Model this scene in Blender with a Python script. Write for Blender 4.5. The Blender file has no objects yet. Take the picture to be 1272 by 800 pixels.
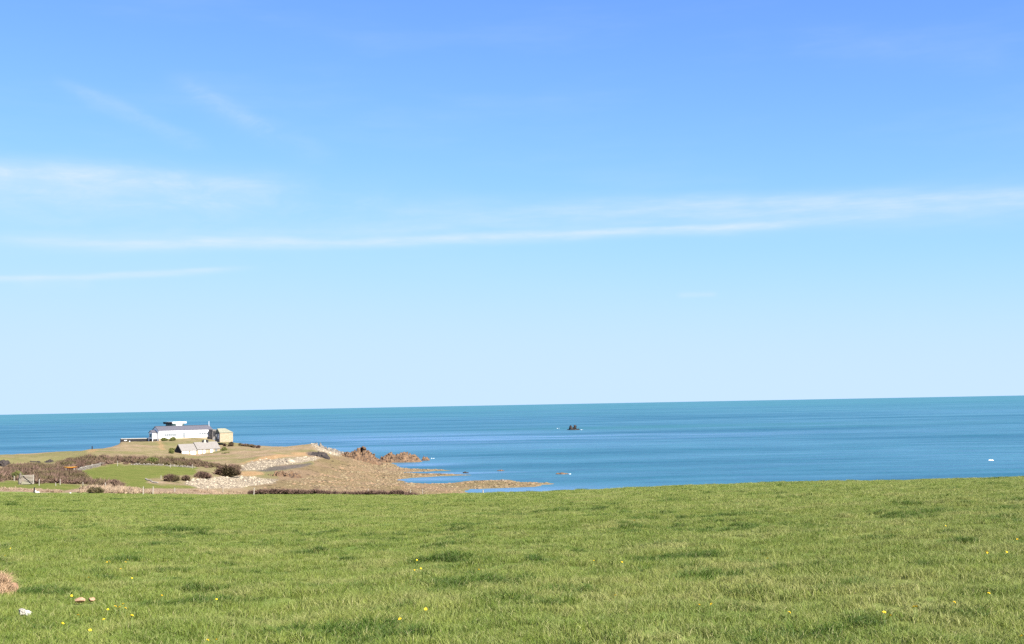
import bpy, bmesh, math, random
import numpy as np
from mathutils import Matrix, Vector, Euler

random.seed(7)
rng = np.random.default_rng(11)
S = bpy.context.scene
COL = S.collection

# ------------------------------------------------------------------ camera
W, Hh, F = 1272.0, 800.0, 1535.0            # photograph size, focal length in its pixels
CZ = 21.0                                    # eye above the sea
ROLL = math.atan(24.0 / 1272.0)
PITCH = math.atan(102.0 / F)
cam_d = bpy.data.cameras.new('camera')
cam_d.sensor_width = 36.0
cam_d.lens = F / W * 36.0
cam_d.clip_start = 0.1
cam_d.clip_end = 100000.0
cam = bpy.data.objects.new('camera', cam_d)
COL.objects.link(cam)
CAMROT = (Matrix.Rotation(math.pi / 2 + PITCH, 3, 'X') @ Matrix.Rotation(-ROLL, 3, 'Z'))
cam.matrix_world = Matrix.Translation((0, 0, CZ)) @ CAMROT.to_4x4()
S.camera = cam

# ------------------------------------------------------------------ light
SUN_AZ, SUN_EL = math.radians(138.0), math.radians(42.0)     # clockwise from +Y (the view), up
sd = Vector((math.sin(SUN_AZ) * math.cos(SUN_EL), math.cos(SUN_AZ) * math.cos(SUN_EL), math.sin(SUN_EL)))
sun_d = bpy.data.lights.new('sun', 'SUN')
sun_d.energy = 5.0
sun_d.angle = math.radians(0.53)
sun_d.color = (1.0, 0.95, 0.87)
sun = bpy.data.objects.new('sun', sun_d)
sun.rotation_euler = sd.to_track_quat('Z', 'Y').to_euler()
sun.location = (60, -60, 80)
COL.objects.link(sun)

S.view_settings.view_transform = 'Standard'
S.view_settings.look = 'None'
S.view_settings.exposure = 1.75
S.view_settings.gamma = 1.0
S.view_settings.use_curve_mapping = False
S.cycles.use_denoising = False
S.cycles.max_bounces = 6
S.cycles.diffuse_bounces = 3
S.cycles.glossy_bounces = 3
S.cycles.transmission_bounces = 3
S.cycles.transparent_max_bounces = 6


def ray(px, py):
    v = CAMROT @ Vector(((px - W / 2) / F, -(py - Hh / 2) / F, -1.0))
    return v


def P(px, py, Y):
    """the point at depth Y that shows at pixel (px, py) of the photograph"""
    v = ray(px, py)
    k = Y / v.y
    return Vector((v.x * k, Y, CZ + v.z * k))


def sea_pt(px, py, z=0.0):
    v = ray(px, py)
    k = (z - CZ) / v.z
    return Vector((v.x * k, v.y * k, z))


# ---- node helpers
class NT:
    def __init__(self, tree):
        self.t = tree
        self.n = tree.nodes
        self.l = tree.links

    def new(self, typ, **kw):
        n = self.n.new(typ)
        for k, v in kw.items():
            setattr(n, k, v)
        return n

    def set(self, sock, v):
        if hasattr(v, 'is_output'):
            self.l.new(v, sock)
        elif v is not None:
            sock.default_value = v

    def math(self, op, a, b=None, c=None, clamp=False):
        n = self.new('ShaderNodeMath', operation=op, use_clamp=clamp)
        self.set(n.inputs[0], a)
        if b is not None:
            self.set(n.inputs[1], b)
        if c is not None:
            self.set(n.inputs[2], c)
        return n.outputs[0]

    def mix(self, f, a, b, mode='MIX'):
        n = self.new('ShaderNodeMix', data_type='RGBA', blend_type=mode)
        self.set(n.inputs['Factor'], f)
        for k, v in (('A', a), ('B', b)):
            s = [i for i in n.inputs if i.name == k and i.type == 'RGBA'][0]
            if isinstance(v, tuple) and len(v) == 3:
                v = v + (1.0,)
            self.set(s, v)
        return [o for o in n.outputs if o.type == 'RGBA'][0]

    def noise(self, vec, scale, detail=4.0, rough=0.55, dist=0.0):
        n = self.new('ShaderNodeTexNoise')
        n.noise_dimensions = '3D'
        if vec is not None:
            self.l.new(vec, n.inputs['Vector'])
        n.inputs['Scale'].default_value = scale
        n.inputs['Detail'].default_value = detail
        n.inputs['Roughness'].default_value = rough
        n.inputs['Distortion'].default_value = dist
        return n.outputs['Fac']

    def mapping(self, vec, scale=(1, 1, 1), loc=(0, 0, 0), rot=(0, 0, 0)):
        n = self.new('ShaderNodeMapping')
        self.l.new(vec, n.inputs['Vector'])
        n.inputs['Scale'].default_value = scale
        n.inputs['Location'].default_value = loc
        n.inputs['Rotation'].default_value = rot
        return n.outputs[0]

    def ramp(self, fac, lo, hi, a=0.0, b=1.0):
        n = self.new('ShaderNodeMapRange', interpolation_type='SMOOTHSTEP')
        self.set(n.inputs[0], fac)
        n.inputs[1].default_value = lo
        n.inputs[2].default_value = hi
        n.inputs[3].default_value = a
        n.inputs[4].default_value = b
        return n.outputs[0]

    def attr(self, name, typ='GEOMETRY', out='Fac'):
        n = self.new('ShaderNodeAttribute', attribute_name=name, attribute_type=typ)
        return n.outputs[out]


def azel(px, py):
    v = ray(px, py).normalized()
    return math.atan2(v.x, v.y), math.asin(v.z)


# ------------------------------------------------------------------ world: Nishita sky with thin cirrus
world = bpy.data.worlds.new('World')
S.world = world
world.use_nodes = True
wt = NT(world.node_tree)
for n in list(wt.n):
    wt.n.remove(n)
sky = wt.new('ShaderNodeTexSky', sky_type='NISHITA')
sky.sun_disc = False
sky.sun_elevation = SUN_EL
sky.sun_rotation = SUN_AZ
sky.altitude = 20.0
sky.air_density = 0.6
sky.dust_density = 0.0
sky.ozone_density = 6.0
SKY_STRENGTH = 0.05
tc = wt.new('ShaderNodeTexCoord')
sx = wt.new('ShaderNodeSeparateXYZ')
wt.l.new(tc.outputs['Generated'], sx.inputs[0])
dx, dy, dz = sx.outputs
azim = wt.math('ARCTAN2', dx, dy)
elev = wt.math('ARCSINE', dz)
cm = wt.new('ShaderNodeCombineXYZ')
wt.l.new(azim, cm.inputs[0])
wt.l.new(elev, cm.inputs[1])
av = cm.outputs[0]
warp = wt.math('MULTIPLY', wt.math('SUBTRACT', wt.noise(wt.mapping(av, (5, 30, 1)), 1.0, 3), 0.5), 0.012)
elw = wt.math('ADD', elev, warp)


def streak(p0, p1, th_px, soft_below=1.0):
    """a long thin cloud between two directions of the sky, gaussian across"""
    (a0, e0), (a1, e1) = azel(*p0), azel(*p1)
    mid, half = (a0 + a1) / 2, abs(a1 - a0) / 2
    slope = (e1 - e0) / (a1 - a0)
    line = wt.math('MULTIPLY_ADD', wt.math('SUBTRACT', azim, mid), slope, (e0 + e1) / 2)
    d = wt.math('SUBTRACT', elw, line)
    s = th_px / F
    up = wt.math('DIVIDE', wt.math('MAXIMUM', d, 0.0), s)
    dn = wt.math('DIVIDE', wt.math('MINIMUM', d, 0.0), s * soft_below)
    q = wt.math('ADD', wt.math('MULTIPLY', up, up), wt.math('MULTIPLY', dn, dn))
    g = wt.math('POWER', 2.718, wt.math('MULTIPLY', q, -1.0))
    x = wt.math('DIVIDE', wt.math('ABSOLUTE', wt.math('SUBTRACT', azim, mid)), half)
    return wt.math('MULTIPLY', g, wt.ramp(x, 0.55, 1.05, 1.0, 0.0))


fine = wt.ramp(wt.noise(wt.mapping(av, (16, 110, 1), rot=(0, 0, 0.03)), 1.0, 6, 0.62), 0.25, 0.78)
wisp = wt.ramp(wt.noise(wt.mapping(av, (22, 60, 1), rot=(0, 0, -0.5)), 1.0, 7, 0.65, 0.6), 0.3, 0.75)
rag = wt.math('MULTIPLY_ADD', fine, 0.6, 0.4)
ragw = wt.math('MULTIPLY_ADD', wisp, 0.75, 0.25)
ragm = wt.math('MULTIPLY_ADD', wt.math('MULTIPLY', wisp, fine), 0.7, 0.45)
terms = []
for p0, p1, th, sb, k, tx in (
        ((-60, 298), (1150, 264), 4.0, 1.6, 0.68, rag),
        ((-100, 296), (640, 279), 9.0, 1.6, 0.22, rag),
        ((-350, 190), (400, 226), 14.0, 3.0, 0.48, ragm),
        ((-350, 205), (230, 214), 14.0, 1.6, 0.22, rag),
        ((-250, 205), (620, 262), 28.0, 1.8, 0.16, ragw),
        ((420, 262), (1500, 232), 16.0, 1.5, 0.40, rag),
        ((680, 252), (1600, 224), 9.0, 1.4, 0.26, rag),
        ((-120, 349), (330, 331), 3.0, 1.6, 0.52, rag),
        ((10, 348), (125, 345), 9.0, 1.2, 0.22, ragw),
        ((838, 368), (894, 367), 3.2, 1.0, 0.40, rag),
        ((800, 292), (930, 290), 4.0, 1.0, 0.14, rag),
        ((60, 95), (270, 186), 7.0, 1.8, 0.20, ragw),
        ((200, 95), (430, 200), 14.0, 1.5, 0.10, ragw),
        ((220, 100), (360, 176), 9.0, 1.5, 0.12, ragw),
        ((960, 40), (1300, 70), 18.0, 1.5, 0.05, ragw),
):
    terms.append(wt.math('MULTIPLY', wt.math('MULTIPLY', streak(p0, p1, th, sb), tx), k))
# faint veil that goes on all round the sky
veil = wt.math('MULTIPLY', wt.ramp(wt.noise(wt.mapping(av, (3.0, 16, 1)), 1.0, 5, 0.6), 0.45, 0.8), 0.12)
veil = wt.math('MULTIPLY', veil, wt.ramp(elev, 0.03, 0.22, 0.0, 1.0))
cl = veil
for t_ in terms:
    cl = wt.math('ADD', cl, t_)
cl = wt.math('MINIMUM', cl, 0.8)
# the photograph's soft shoulder: each channel of the sky compressed alike all round
sp = wt.new('ShaderNodeSeparateColor')
wt.l.new(sky.outputs[0], sp.inputs[0])
cc = wt.new('ShaderNodeCombineColor')
for i, (mul, top) in enumerate(((0.238, 0.62), (0.272, 0.83), (0.40, 1.10))):
    y_ = wt.math('MULTIPLY', sp.outputs[i], mul)
    q_ = wt.math('POWER', wt.math('DIVIDE', y_, top), 4.0)
    y_ = wt.math('DIVIDE', y_, wt.math('POWER', wt.math('ADD', q_, 1.0), 0.25))
    wt.l.new(wt.math('MULTIPLY', y_, 5.95), cc.inputs[i])
skyc = cc.outputs[0]
col = wt.mix(cl, skyc, (4.6, 5.3, 6.2))
bg = wt.new('ShaderNodeBackground')
bg.inputs['Strength'].default_value = SKY_STRENGTH
wt.l.new(col, bg.inputs['Color'])
wo = wt.new('ShaderNodeOutputWorld')
wt.l.new(bg.outputs[0], wo.inputs['Surface'])


# ------------------------------------------------------------------ small tools
def tag(o, label=None, cat=None, group=None, kind=None):
    for k, v in (('label', label), ('category', cat), ('group', group), ('kind', kind)):
        if v:
            o[k] = v
    return o


def material(name, rough=0.9, spec=0.2):
    m = bpy.data.materials.new(name)
    m.use_nodes = True
    t = NT(m.node_tree)
    b = [n for n in t.n if n.type == 'BSDF_PRINCIPLED'][0]
    b.inputs['Roughness'].default_value = rough
    b.inputs['Specular IOR Level'].default_value = spec
    return m, t, b


def obj_coord(t):
    return t.new('ShaderNodeTexCoord').outputs['Object']


def geo_pos(t):
    return t.new('ShaderNodeNewGeometry').outputs['Position']


def simple_mat(name, c1, c2, scale=3.0, rough=0.9, spec=0.2, bump=0.0, stretch=(1, 1, 1)):
    m, t, b = material(name, rough, spec)
    v = t.mapping(obj_coord(t), stretch)
    f = t.ramp(t.noise(v, scale, 6, 0.62), 0.3, 0.7)
    t.l.new(t.mix(f, c1, c2), b.inputs['Base Color'])
    if bump:
        bp = t.new('ShaderNodeBump')
        bp.inputs['Strength'].default_value = bump
        bp.inputs['Distance'].default_value = 0.1
        t.l.new(t.noise(v, scale * 3, 6, 0.6), bp.inputs['Height'])
        t.l.new(bp.outputs[0], b.inputs['Normal'])
    return m


def mesh_np(name, verts, faces_tri=None, faces_quad=None, mat=None, smooth=False):
    """mesh from numpy arrays"""
    me = bpy.data.meshes.new(name)
    verts = np.asarray(verts, dtype=np.float32)
    me.vertices.add(len(verts))
    me.vertices.foreach_set('co', verts.ravel())
    loops, starts, tot = [], [], 0
    if faces_quad is not None and len(faces_quad):
        q = np.asarray(faces_quad, dtype=np.int32)
        loops.append(q.ravel())
        starts.append(np.arange(len(q)) * 4)
        tot = q.size
    if faces_tri is not None and len(faces_tri):
        q = np.asarray(faces_tri, dtype=np.int32)
        loops.append(q.ravel())
        starts.append(np.arange(len(q)) * 3 + tot)
    loops = np.concatenate(loops)
    starts = np.concatenate(starts).astype(np.int32)
    me.loops.add(len(loops))
    me.loops.foreach_set('vertex_index', loops)
    me.polygons.add(len(starts))
    me.polygons.foreach_set('loop_start', starts)
    if smooth:
        me.polygons.foreach_set('use_smooth', np.ones(len(starts), dtype=bool))
    me.update(calc_edges=True)
    me.validate()
    if mat:
        me.materials.append(mat)
    return me


def link(name, me, parent=None):
    o = bpy.data.objects.new(name, me)
    COL.objects.link(o)
    if parent:
        o.parent = parent
    return o


def empty(name, loc, rz=0.0):
    o = bpy.data.objects.new(name, None)
    o.empty_display_size = 0.3
    COL.objects.link(o)
    o.location = loc
    o.rotation_euler = (0, 0, rz)
    return o


def _hash(ix, iy, seed):
    h = (ix.astype(np.int64) * 374761393 + iy.astype(np.int64) * 668265263 + seed * 1442695041) & 0x7fffffff
    h = ((h ^ (h >> 13)) * 1274126177) & 0x7fffffff
    h = h ^ (h >> 16)
    return (h & 0xffff) / 65535.0


def vnoise(x, y, seed=0):
    x = np.asarray(x, float)
    y = np.asarray(y, float)
    ix, iy = np.floor(x), np.floor(y)
    fx, fy = x - ix, y - iy
    fx = fx * fx * (3 - 2 * fx)
    fy = fy * fy * (3 - 2 * fy)
    a, b = _hash(ix, iy, seed), _hash(ix + 1, iy, seed)
    c, d = _hash(ix, iy + 1, seed), _hash(ix + 1, iy + 1, seed)
    return (a + (b - a) * fx) * (1 - fy) + (c + (d - c) * fx) * fy


def fbm(x, y, seed=0, oct=4, gain=0.5):
    s, a, t = 0.0, 1.0, 0.0
    for k in range(oct):
        s = s + a * vnoise(x * 2 ** k + 17.3 * k, y * 2 ** k - 9.1 * k, seed + k)
        t += a
        a *= gain
    return s / t


def sstep(x, a, b):
    t = np.clip((x - a) / (b - a), 0, 1)
    return t * t * (3 - 2 * t)


def poly_sd(x, y, poly):
    """signed distance, positive inside"""
    poly = np.asarray(poly, float)
    n = len(poly)
    best = np.full(x.shape, 1e18)
    inside = np.zeros(x.shape, bool)
    for i in range(n):
        ax, ay = poly[i]
        bx, by = poly[(i + 1) % n]
        ex, ey = bx - ax, by - ay
        wx, wy = x - ax, y - ay
        k = np.clip((wx * ex + wy * ey) / (ex * ex + ey * ey + 1e-12), 0, 1)
        dx_, dy_ = wx - k * ex, wy - k * ey
        best = np.minimum(best, dx_ * dx_ + dy_ * dy_)
        c = ((ay > y) != (by > y)) & (x < (bx - ax) * (y - ay) / (by - ay + 1e-12) + ax)
        inside ^= c
    d = np.sqrt(best)
    return np.where(inside, d, -d)


RT = np.array(CAMROT.transposed())


def project(X, Y, Z):
    """world -> photograph pixels"""
    v = np.stack([X, Y, Z - CZ], -1) @ RT.T
    return W / 2 + F * v[..., 0] / -v[..., 2], Hh / 2 - F * v[..., 1] / -v[..., 2]


# ------------------------------------------------------------------ terrain heights
PROFILES = {          # photo column: [(depth, photo row)] or [(depth, 'z', height)], read outward
    -420: [(165, 618), (178, 615), (215, 607), (300, 590), (330, 'z', 5.5), (345, 577), (400, 574), (415, 'z', 6), (430, 'z', -4)],
    0: [(165, 613), (178, 608.5), (215, 599), (300, 581), (330, 'z', 6.0), (341, 'z', 6.6), (346, 568.7), (400, 565.5), (412, 'z', 6), (430, 'z', -4)],
    60: [(165, 614), (178, 610), (215, 600), (300, 580), (335, 'z', 6.6), (349, 'z', 6.8), (354, 567.2), (405, 561.5), (425, 'z', 6), (445, 'z', -4)],
    110: [(165, 614.5), (190, 607.5), (215, 600.5), (300, 578.5), (320, 573), (360, 565.5), (430, 557), (450, 'z', 6), (470, 'z', -4)],
    150: [(165, 614.5), (190, 608), (215, 602), (310, 577.5), (330, 572), (370, 565), (420, 557), (455, 551), (472, 549.0), (484, 'z', 8), (505, 'z', -4)],
    200: [(165, 615), (190, 610), (215, 605), (235, 600), (320, 579), (345, 573), (390, 567.5), (425, 562), (450, 555), (474, 547.5), (500, 544.5), (515, 'z', 8), (535, 'z', -4)],
    245: [(165, 615.3), (190, 611.5), (215, 608), (245, 603), (280, 594), (318, 584), (345, 577), (390, 570), (428, 565.5), (450, 557.5), (478, 544.8), (500, 543.2), (515, 'z', 8), (535, 'z', -4)],
    300: [(165, 615.5), (180, 'z', 8.2), (230, 'z', 4.5), (285, 605), (320, 590), (335, 584), (350, 577), (378, 570.5), (420, 562), (460, 554.5), (485, 551), (500, 'z', 6), (520, 'z', -4)],
    340: [(165, 615.5), (180, 'z', 8.0), (230, 'z', 3.5), (285, 606), (315, 594), (345, 581), (368, 573), (374, 566.5), (430, 559), (475, 554.5), (488, 'z', 5), (505, 'z', -4)],
    390: [(160, 615.5), (175, 'z', 8.0), (230, 'z', 2.5), (290, 607), (330, 591), (365, 577), (398, 567.5), (405, 562), (440, 554), (458, 551), (473, 'z', 5), (490, 'z', -4)],
    425: [(155, 615.5), (170, 'z', 7.6), (225, 'z', 2.0), (300, 606), (350, 590), (400, 575), (430, 568), (443, 564.5), (455, 'z', 3), (470, 'z', -4)],
    460: [(152, 615.5), (167, 'z', 7.2), (215, 'z', 1.6), (300, 'z', 1.0), (400, 'z', 1.3), (440, 'z', 1.5), (455, 'z', -1), (470, 'z', -4)],
    500: [(150, 615.5), (165, 'z', 6.8), (205, 'z', 1.5), (260, 'z', 0.4), (290, 'z', -1.5), (320, 'z', -4)],
    560: [(140, 614.0), (155, 'z', 7.4), (190, 'z', 1.5), (215, 'z', 0.2), (235, 'z', -1.5), (260, 'z', -4)],
    640: [(130, 612.3), (148, 'z', 8.5), (175, 'z', 2.5), (192, 'z', -1.0), (215, 'z', -4)],
    700: [(125, 610.0), (142, 'z', 8.5), (168, 'z', 2.5), (182, 'z', -1.0), (205, 'z', -4)],
    800: [(118, 606.3), (136, 'z', 9.0), (160, 'z', 2.5), (175, 'z', -1.0), (200, 'z', -4)],
    900: [(114, 603.2), (132, 'z', 9.5), (158, 'z', 2.5), (172, 'z', -1.0), (200, 'z', -4)],
    1000: [(110, 600.6), (128, 'z', 10), (156, 'z', 2.5), (170, 'z', -1.0), (200, 'z', -4)],
    1100: [(108, 598.2), (126, 'z', 10), (154, 'z', 2.5), (168, 'z', -1.0), (200, 'z', -4)],
    1200: [(106, 595.8), (124, 'z', 10), (152, 'z', 2.5), (166, 'z', -1.0), (200, 'z', -4)],
    1300: [(105, 593.2), (123, 'z', 10), (150, 'z', 2.5), (164, 'z', -1.0), (200, 'z', -4)],
    1700: [(105, 586), (123, 'z', 10), (150, 'z', 2.5), (164, 'z', -1.0), (200, 'z', -4)],
}
YT = np.arange(0.0, 601.0)
_tk, _zt, _edge = [], [], []
for px, pts in PROFILES.items():
    ys, zs = [0.0], [CZ - 1.7]
    e = pts[0]
    ze = P(px, e[1], e[0]).z
    for k in (0.25, 0.5, 0.75, 0.9):       # the pasture: a slope, a touch fuller in the middle
        ys.append(e[0] * k)
        zs.append((CZ - 1.7) + (ze - (CZ - 1.7)) * k + 0.30 * math.sin(math.pi * k) * (1 if px > 500 else 0.4))
    for p in pts:
        ys.append(p[0])
        zs.append(p[2] if p[1] == 'z' else P(px, p[1], p[0]).z)
    r = ray(px, 600)
    _tk.append(r.x / r.y)
    _zt.append(np.interp(YT, ys, zs))
    _edge.append(e[0])
TK, ZT, EDGE = np.array(_tk), np.array(_zt), np.array(_edge, float)
# soften corners along the depth a little
ker = np.array([1, 2, 3, 2, 1], float)
ker /= ker.sum()
ZT[:, 3:-3] = np.array([np.convolve(np.pad(z, 2, mode='edge'), ker, 'valid') for z in ZT])[:, 3:-3]

FORE = [(270, 622), (270, 572), (400, 566), (450, 569), (478, 573.5), (484, 576), (497, 580.5), (520, 582.6), (548, 583.2), (562, 584.6),
        (525, 585.6), (503, 586.8), (520, 588.3), (560, 588.6), (578, 590.2), (545, 591.4), (510, 593.6), (492, 596.3), (503, 599.2),
        (535, 601.0), (560, 600.2), (592, 597.2), (627, 596.2), (645, 598.3), (684, 599.6), (687, 601.2), (663, 605), (623, 606.6),
        (590, 607.6), (583, 611), (578, 622)]
FORE_W = [tuple(sea_pt(a, b).xy) for a, b in FORE]


def fore_z(X, Y):
    s = poly_sd(X, Y, FORE_W)
    s = s + 3.2 * (fbm(X / 7.0, Y / 12.0, 5, 4) - 0.5) * 2
    return np.where(s > 0, np.minimum(0.02 + s * 0.055, 1.0), np.maximum(s * 0.08, -4.0)), s


def height(X, Y, detail=True):
    X = np.asarray(X, float)
    Y = np.asarray(Y, float)
    t = X / np.maximum(Y, 30.0)
    t = np.clip(t, TK[0], TK[-1])
    k = np.clip(np.searchsorted(TK, t) - 1, 0, len(TK) - 2)
    f = (t - TK[k]) / (TK[k + 1] - TK[k])
    yi = np.clip(Y, 0, 599.0)
    y0 = np.floor(yi).astype(int)
    fy = yi - y0

    def row(kk):
        return ZT[kk, y0] * (1 - fy) + ZT[kk, y0 + 1] * fy
    z = row(k) * (1 - f) + row(k + 1) * f
    z = z - 0.03 * np.minimum(Y, 0.0)
    edge = EDGE[k] * (1 - f) + EDGE[k + 1] * f
    fld = 1 - sstep(Y, edge - 4, edge + 6)
    far = sstep(Y, 225, 245)
    fz, s = fore_z(X, Y)
    z = np.where((far > 0) & (fz > z), z + (np.maximum(fz, -4) - z) * far, z)
    if detail:
        n1 = (fbm(X / 1.6, Y / 1.6, 1, 3) - 0.5)
        n2 = (fbm(X / 22.0, Y / 22.0, 2, 2) - 0.5)
        n1 = n1 + 0.65 * (fbm(X / 0.75, Y / 0.75, 8, 2) - 0.5)
        z = z + fld * (0.25 * n1 + 0.35 * n2 * sstep(Y, 5, 40))
        rough = sstep(z, 0.3, 1.2)
        n3 = fbm(X / 3.0, Y / 5.0, 3, 4) - 0.5
        n4 = fbm(X / 11.0, Y / 14.0, 4, 3) - 0.5
        z = z + (1 - fld) * ((0.12 + 0.30 * rough) * n3 + rough * 0.7 * n4)
    return z


def hit(px, py, y0=6.0, y1=600.0):
    """where the sight line through a pixel meets the ground"""
    v = ray(px, py)
    ys = np.geomspace(y0, y1, 4000)
    z = CZ + v.z / v.y * ys
    h = height(v.x / v.y * ys, ys)
    i = np.nonzero(z < h)[0]
    Y = ys[i[0]] if len(i) else y1
    X = v.x / v.y * Y
    return Vector((X, Y, float(height(np.array([X]), np.array([Y]))[0])))


def gz(x, y):
    return float(height(np.array([x]), np.array([y]))[0])


# ------------------------------------------------------------------ ground materials
def field_material():
    m, t, b = material('pasture', 0.95, 0.1)
    p = geo_pos(t)
    a = t.ramp(t.noise(p, 0.9, 6, 0.65), 0.3, 0.7)
    c = t.mix(a, (0.075, 0.115, 0.022), (0.125, 0.150, 0.036))
    d = t.ramp(t.noise(p, 0.12, 3, 0.5), 0.35, 0.7)
    c = t.mix(d, c, t.mix(0.5, c, (0.16, 0.15, 0.05)))
    t.l.new(c, b.inputs['Base Color'])
    bp = t.new('ShaderNodeBump')
    bp.inputs['Distance'].default_value = 0.05
    bp.inputs['Strength'].default_value = 0.8
    t.l.new(t.noise(p, 9.0, 5, 0.7), bp.inputs['Height'])
    t.l.new(bp.outputs[0], b.inputs['Normal'])
    return m


def land_material():
    m, t, b = material('headland_ground', 1.0, 0.0)
    p = geo_pos(t)
    n1 = t.ramp(t.noise(p, 0.35, 6, 0.65), 0.3, 0.7)
    n2 = t.ramp(t.noise(p, 0.06, 4, 0.6), 0.35, 0.65)
    n3 = t.ramp(t.noise(p, 1.6, 4, 0.7), 0.3, 0.7)
    n4 = t.ramp(t.noise(p, 3.2, 3, 0.8), 0.35, 0.65)
    dry = t.mix(n1, (0.1656, 0.1196, 0.0700), (0.2215, 0.1633, 0.1092))
    dry = t.mix(t.math('MULTIPLY', n2, 0.85), dry, (0.1137, 0.1102, 0.0434))
    green = t.mix(n1, (0.076, 0.094, 0.023), (0.111, 0.114, 0.034))
    cob = t.mix(n4, (0.115, 0.092, 0.065), (0.242, 0.203, 0.148))
    cob = t.mix(t.math('MULTIPLY', n3, 0.35), cob, (0.122, 0.105, 0.086))
    weed = t.mix(n3, (0.091, 0.066, 0.034), (0.163, 0.129, 0.067))
    weed = t.mix(t.math('MULTIPLY', n2, 0.75), weed, t.mix(n4, (0.130, 0.081, 0.048), (0.202, 0.146, 0.099)))
    weed = t.mix(t.ramp(t.noise(t.mapping(p, (0.5, 0.25, 1)), 1.0, 5, 0.75), 0.54, 0.66), weed, (0.036, 0.028, 0.019))
    soil = t.mix(n3, (0.185, 0.106, 0.048), (0.280, 0.190, 0.106))
    dark = t.mix(n4, (0.025, 0.022, 0.022), (0.101, 0.090, 0.084))
    bank = t.mix(n3, (0.146, 0.098, 0.064), (0.235, 0.174, 0.120))
    dry = t.mix(t.math('MULTIPLY', t.ramp(t.noise(t.mapping(p, (1, 0.6, 1)), 0.55, 6, 0.75), 0.52, 0.66), 0.6), dry, (0.085, 0.080, 0.036))
    green = t.mix(t.math('MULTIPLY', t.ramp(t.noise(p, 0.5, 6, 0.75), 0.5, 0.68), 0.45), green, (0.105, 0.105, 0.032))
    c = dry
    for name, k in (('w_green', green), ('w_bank', bank), ('w_weed', weed), ('w_cobble', cob), ('w_soil', soil), ('w_dark', dark)):
        c = t.mix(t.attr(name), c, k)
    t.l.new(c, b.inputs['Base Color'])
    bp = t.new('ShaderNodeBump')
    bp.inputs['Distance'].default_value = 0.25
    bp.inputs['Strength'].default_value = 0.9
    t.l.new(t.noise(p, 1.8, 6, 0.7), bp.inputs['Height'])
    t.l.new(bp.outputs[0], b.inputs['Normal'])
    return m


MAT_FIELD = field_material()
MAT_LAND = land_material()


def grid(rows, cols):
    n, m_ = rows, cols
    i = np.arange(n * m_).reshape(n, m_)
    return np.stack([i[:-1, :-1], i[:-1, 1:], i[1:, 1:], i[1:, :-1]], -1).reshape(-1, 4)


# pasture
ys = np.concatenate([np.array([-30, -15, -5, 0.0]), np.arange(3, 40, 0.6), np.arange(40, 176, 1.6)])
cs = np.linspace(-1.15, 1.15, 330)
YY, CC = np.meshgrid(ys, cs, indexing='ij')
XX = CC * (YY + 45)
ZZ = height(XX, YY)
o = link('pasture_field', mesh_np('pasture_field', np.stack([XX, YY, ZZ], -1).reshape(-1, 3), faces_quad=grid(*XX.shape), mat=MAT_FIELD, smooth=True))
tag(o, kind='structure')

# headland, beach and foreshore: one continuous surface cut into named pieces
ys = np.concatenate([np.arange(160, 252, 1.3), np.arange(252, 536, 1.0)])
cs = np.concatenate([np.arange(-0.95, -0.445, 0.012), np.arange(-0.445, 0.06, 0.0014), np.arange(0.06, 0.9, 0.03)])
YY, CC = np.meshgrid(ys, cs, indexing='ij')
XX = CC * (YY + 20)
ZZ = height(XX, YY)
ZZ = ZZ - 0.4 * (1 - sstep(YY, 166, 176))
PX, PY = project(XX, YY, ZZ)
_, FS = fore_z(XX, YY)
jx = 5 * (fbm(XX / 4, YY / 8, 21, 4) - 0.5) * 2
jy = 2.2 * (fbm(XX / 4, YY / 8, 27, 4) - 0.5) * 2


def area(polys, soft=1.2):
    w = np.zeros(PX.shape)
    for poly in polys:
        w = np.maximum(w, sstep(poly_sd(PX + jx, PY + jy, poly), -soft, soft))
    return w


w_green = area([[(96, 586), (128, 578), (165, 577), (242, 580), (246, 586), (236, 590), (205, 592), (181, 595), (184, 600), (212, 605), (180, 607), (130, 600), (104, 593)],
                [(-500, 600), (20, 598), (60, 600), (100, 603), (96, 611), (60, 613), (-500, 613)],
                [(196, 603), (246, 602.5), (246, 608), (205, 608)]])
w_cobble = area([[(228, 600.5), (240, 595.5), (262, 592.5), (300, 590.5), (346, 596.5), (340, 600.5), (292, 606), (250, 607)],
                 [(296, 584), (300, 579), (312, 574), (328, 570), (360, 569.5), (398, 567), (390, 573), (345, 578), (322, 584)],
                 [(386, 551), (394, 550), (428, 563), (418, 567), (396, 559)]])
w_soil = np.maximum(area([[(300, 575.5), (318, 570), (346, 563.5), (372, 565), (345, 569), (322, 573)],
                          [(294, 590), (300, 585.5), (322, 586), (330, 590), (312, 591)],
                          [(360, 562), (395, 562), (400, 566), (370, 566)]]) * 0.9,
                    area([[(108, 563), (114, 556), (126, 556), (118, 562)], [(194, 548), (199, 548), (207, 559), (201, 560)]], 1.5) * 0.6)
w_dark = area([[(318, 584.5), (340, 579.5), (384, 575.5), (386, 579), (356, 583), (330, 586)],
               [(380, 562), (400, 561.5), (404, 565.5), (384, 566)]]) * 0.85
w_weed = np.where((PX > 250) & (ZZ < 3.6), sstep(FS, -1, 4), 0.0) * sstep(3.4 - ZZ, -0.5, 0.5)
w_weed = np.maximum(w_weed, area([[(325, 612), (332, 600), (346, 597), (340, 586), (362, 583), (388, 578), (392, 573), (400, 567.5), (430, 565), (480, 573), (520, 612)]], 1.5))
w_bank = area([[(-500, 608), (40, 606.5), (80, 610), (120, 601), (180, 607), (310, 606), (330, 618), (-500, 618)]], 1.5) * sstep(250 - YY, 0, 20)
ATT = dict(w_green=w_green, w_cobble=w_cobble, w_soil=w_soil, w_dark=w_dark, w_weed=w_weed, w_bank=w_bank)
Q = grid(*XX.shape)
V = np.stack([XX, YY, ZZ], -1).reshape(-1, 3)
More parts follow.
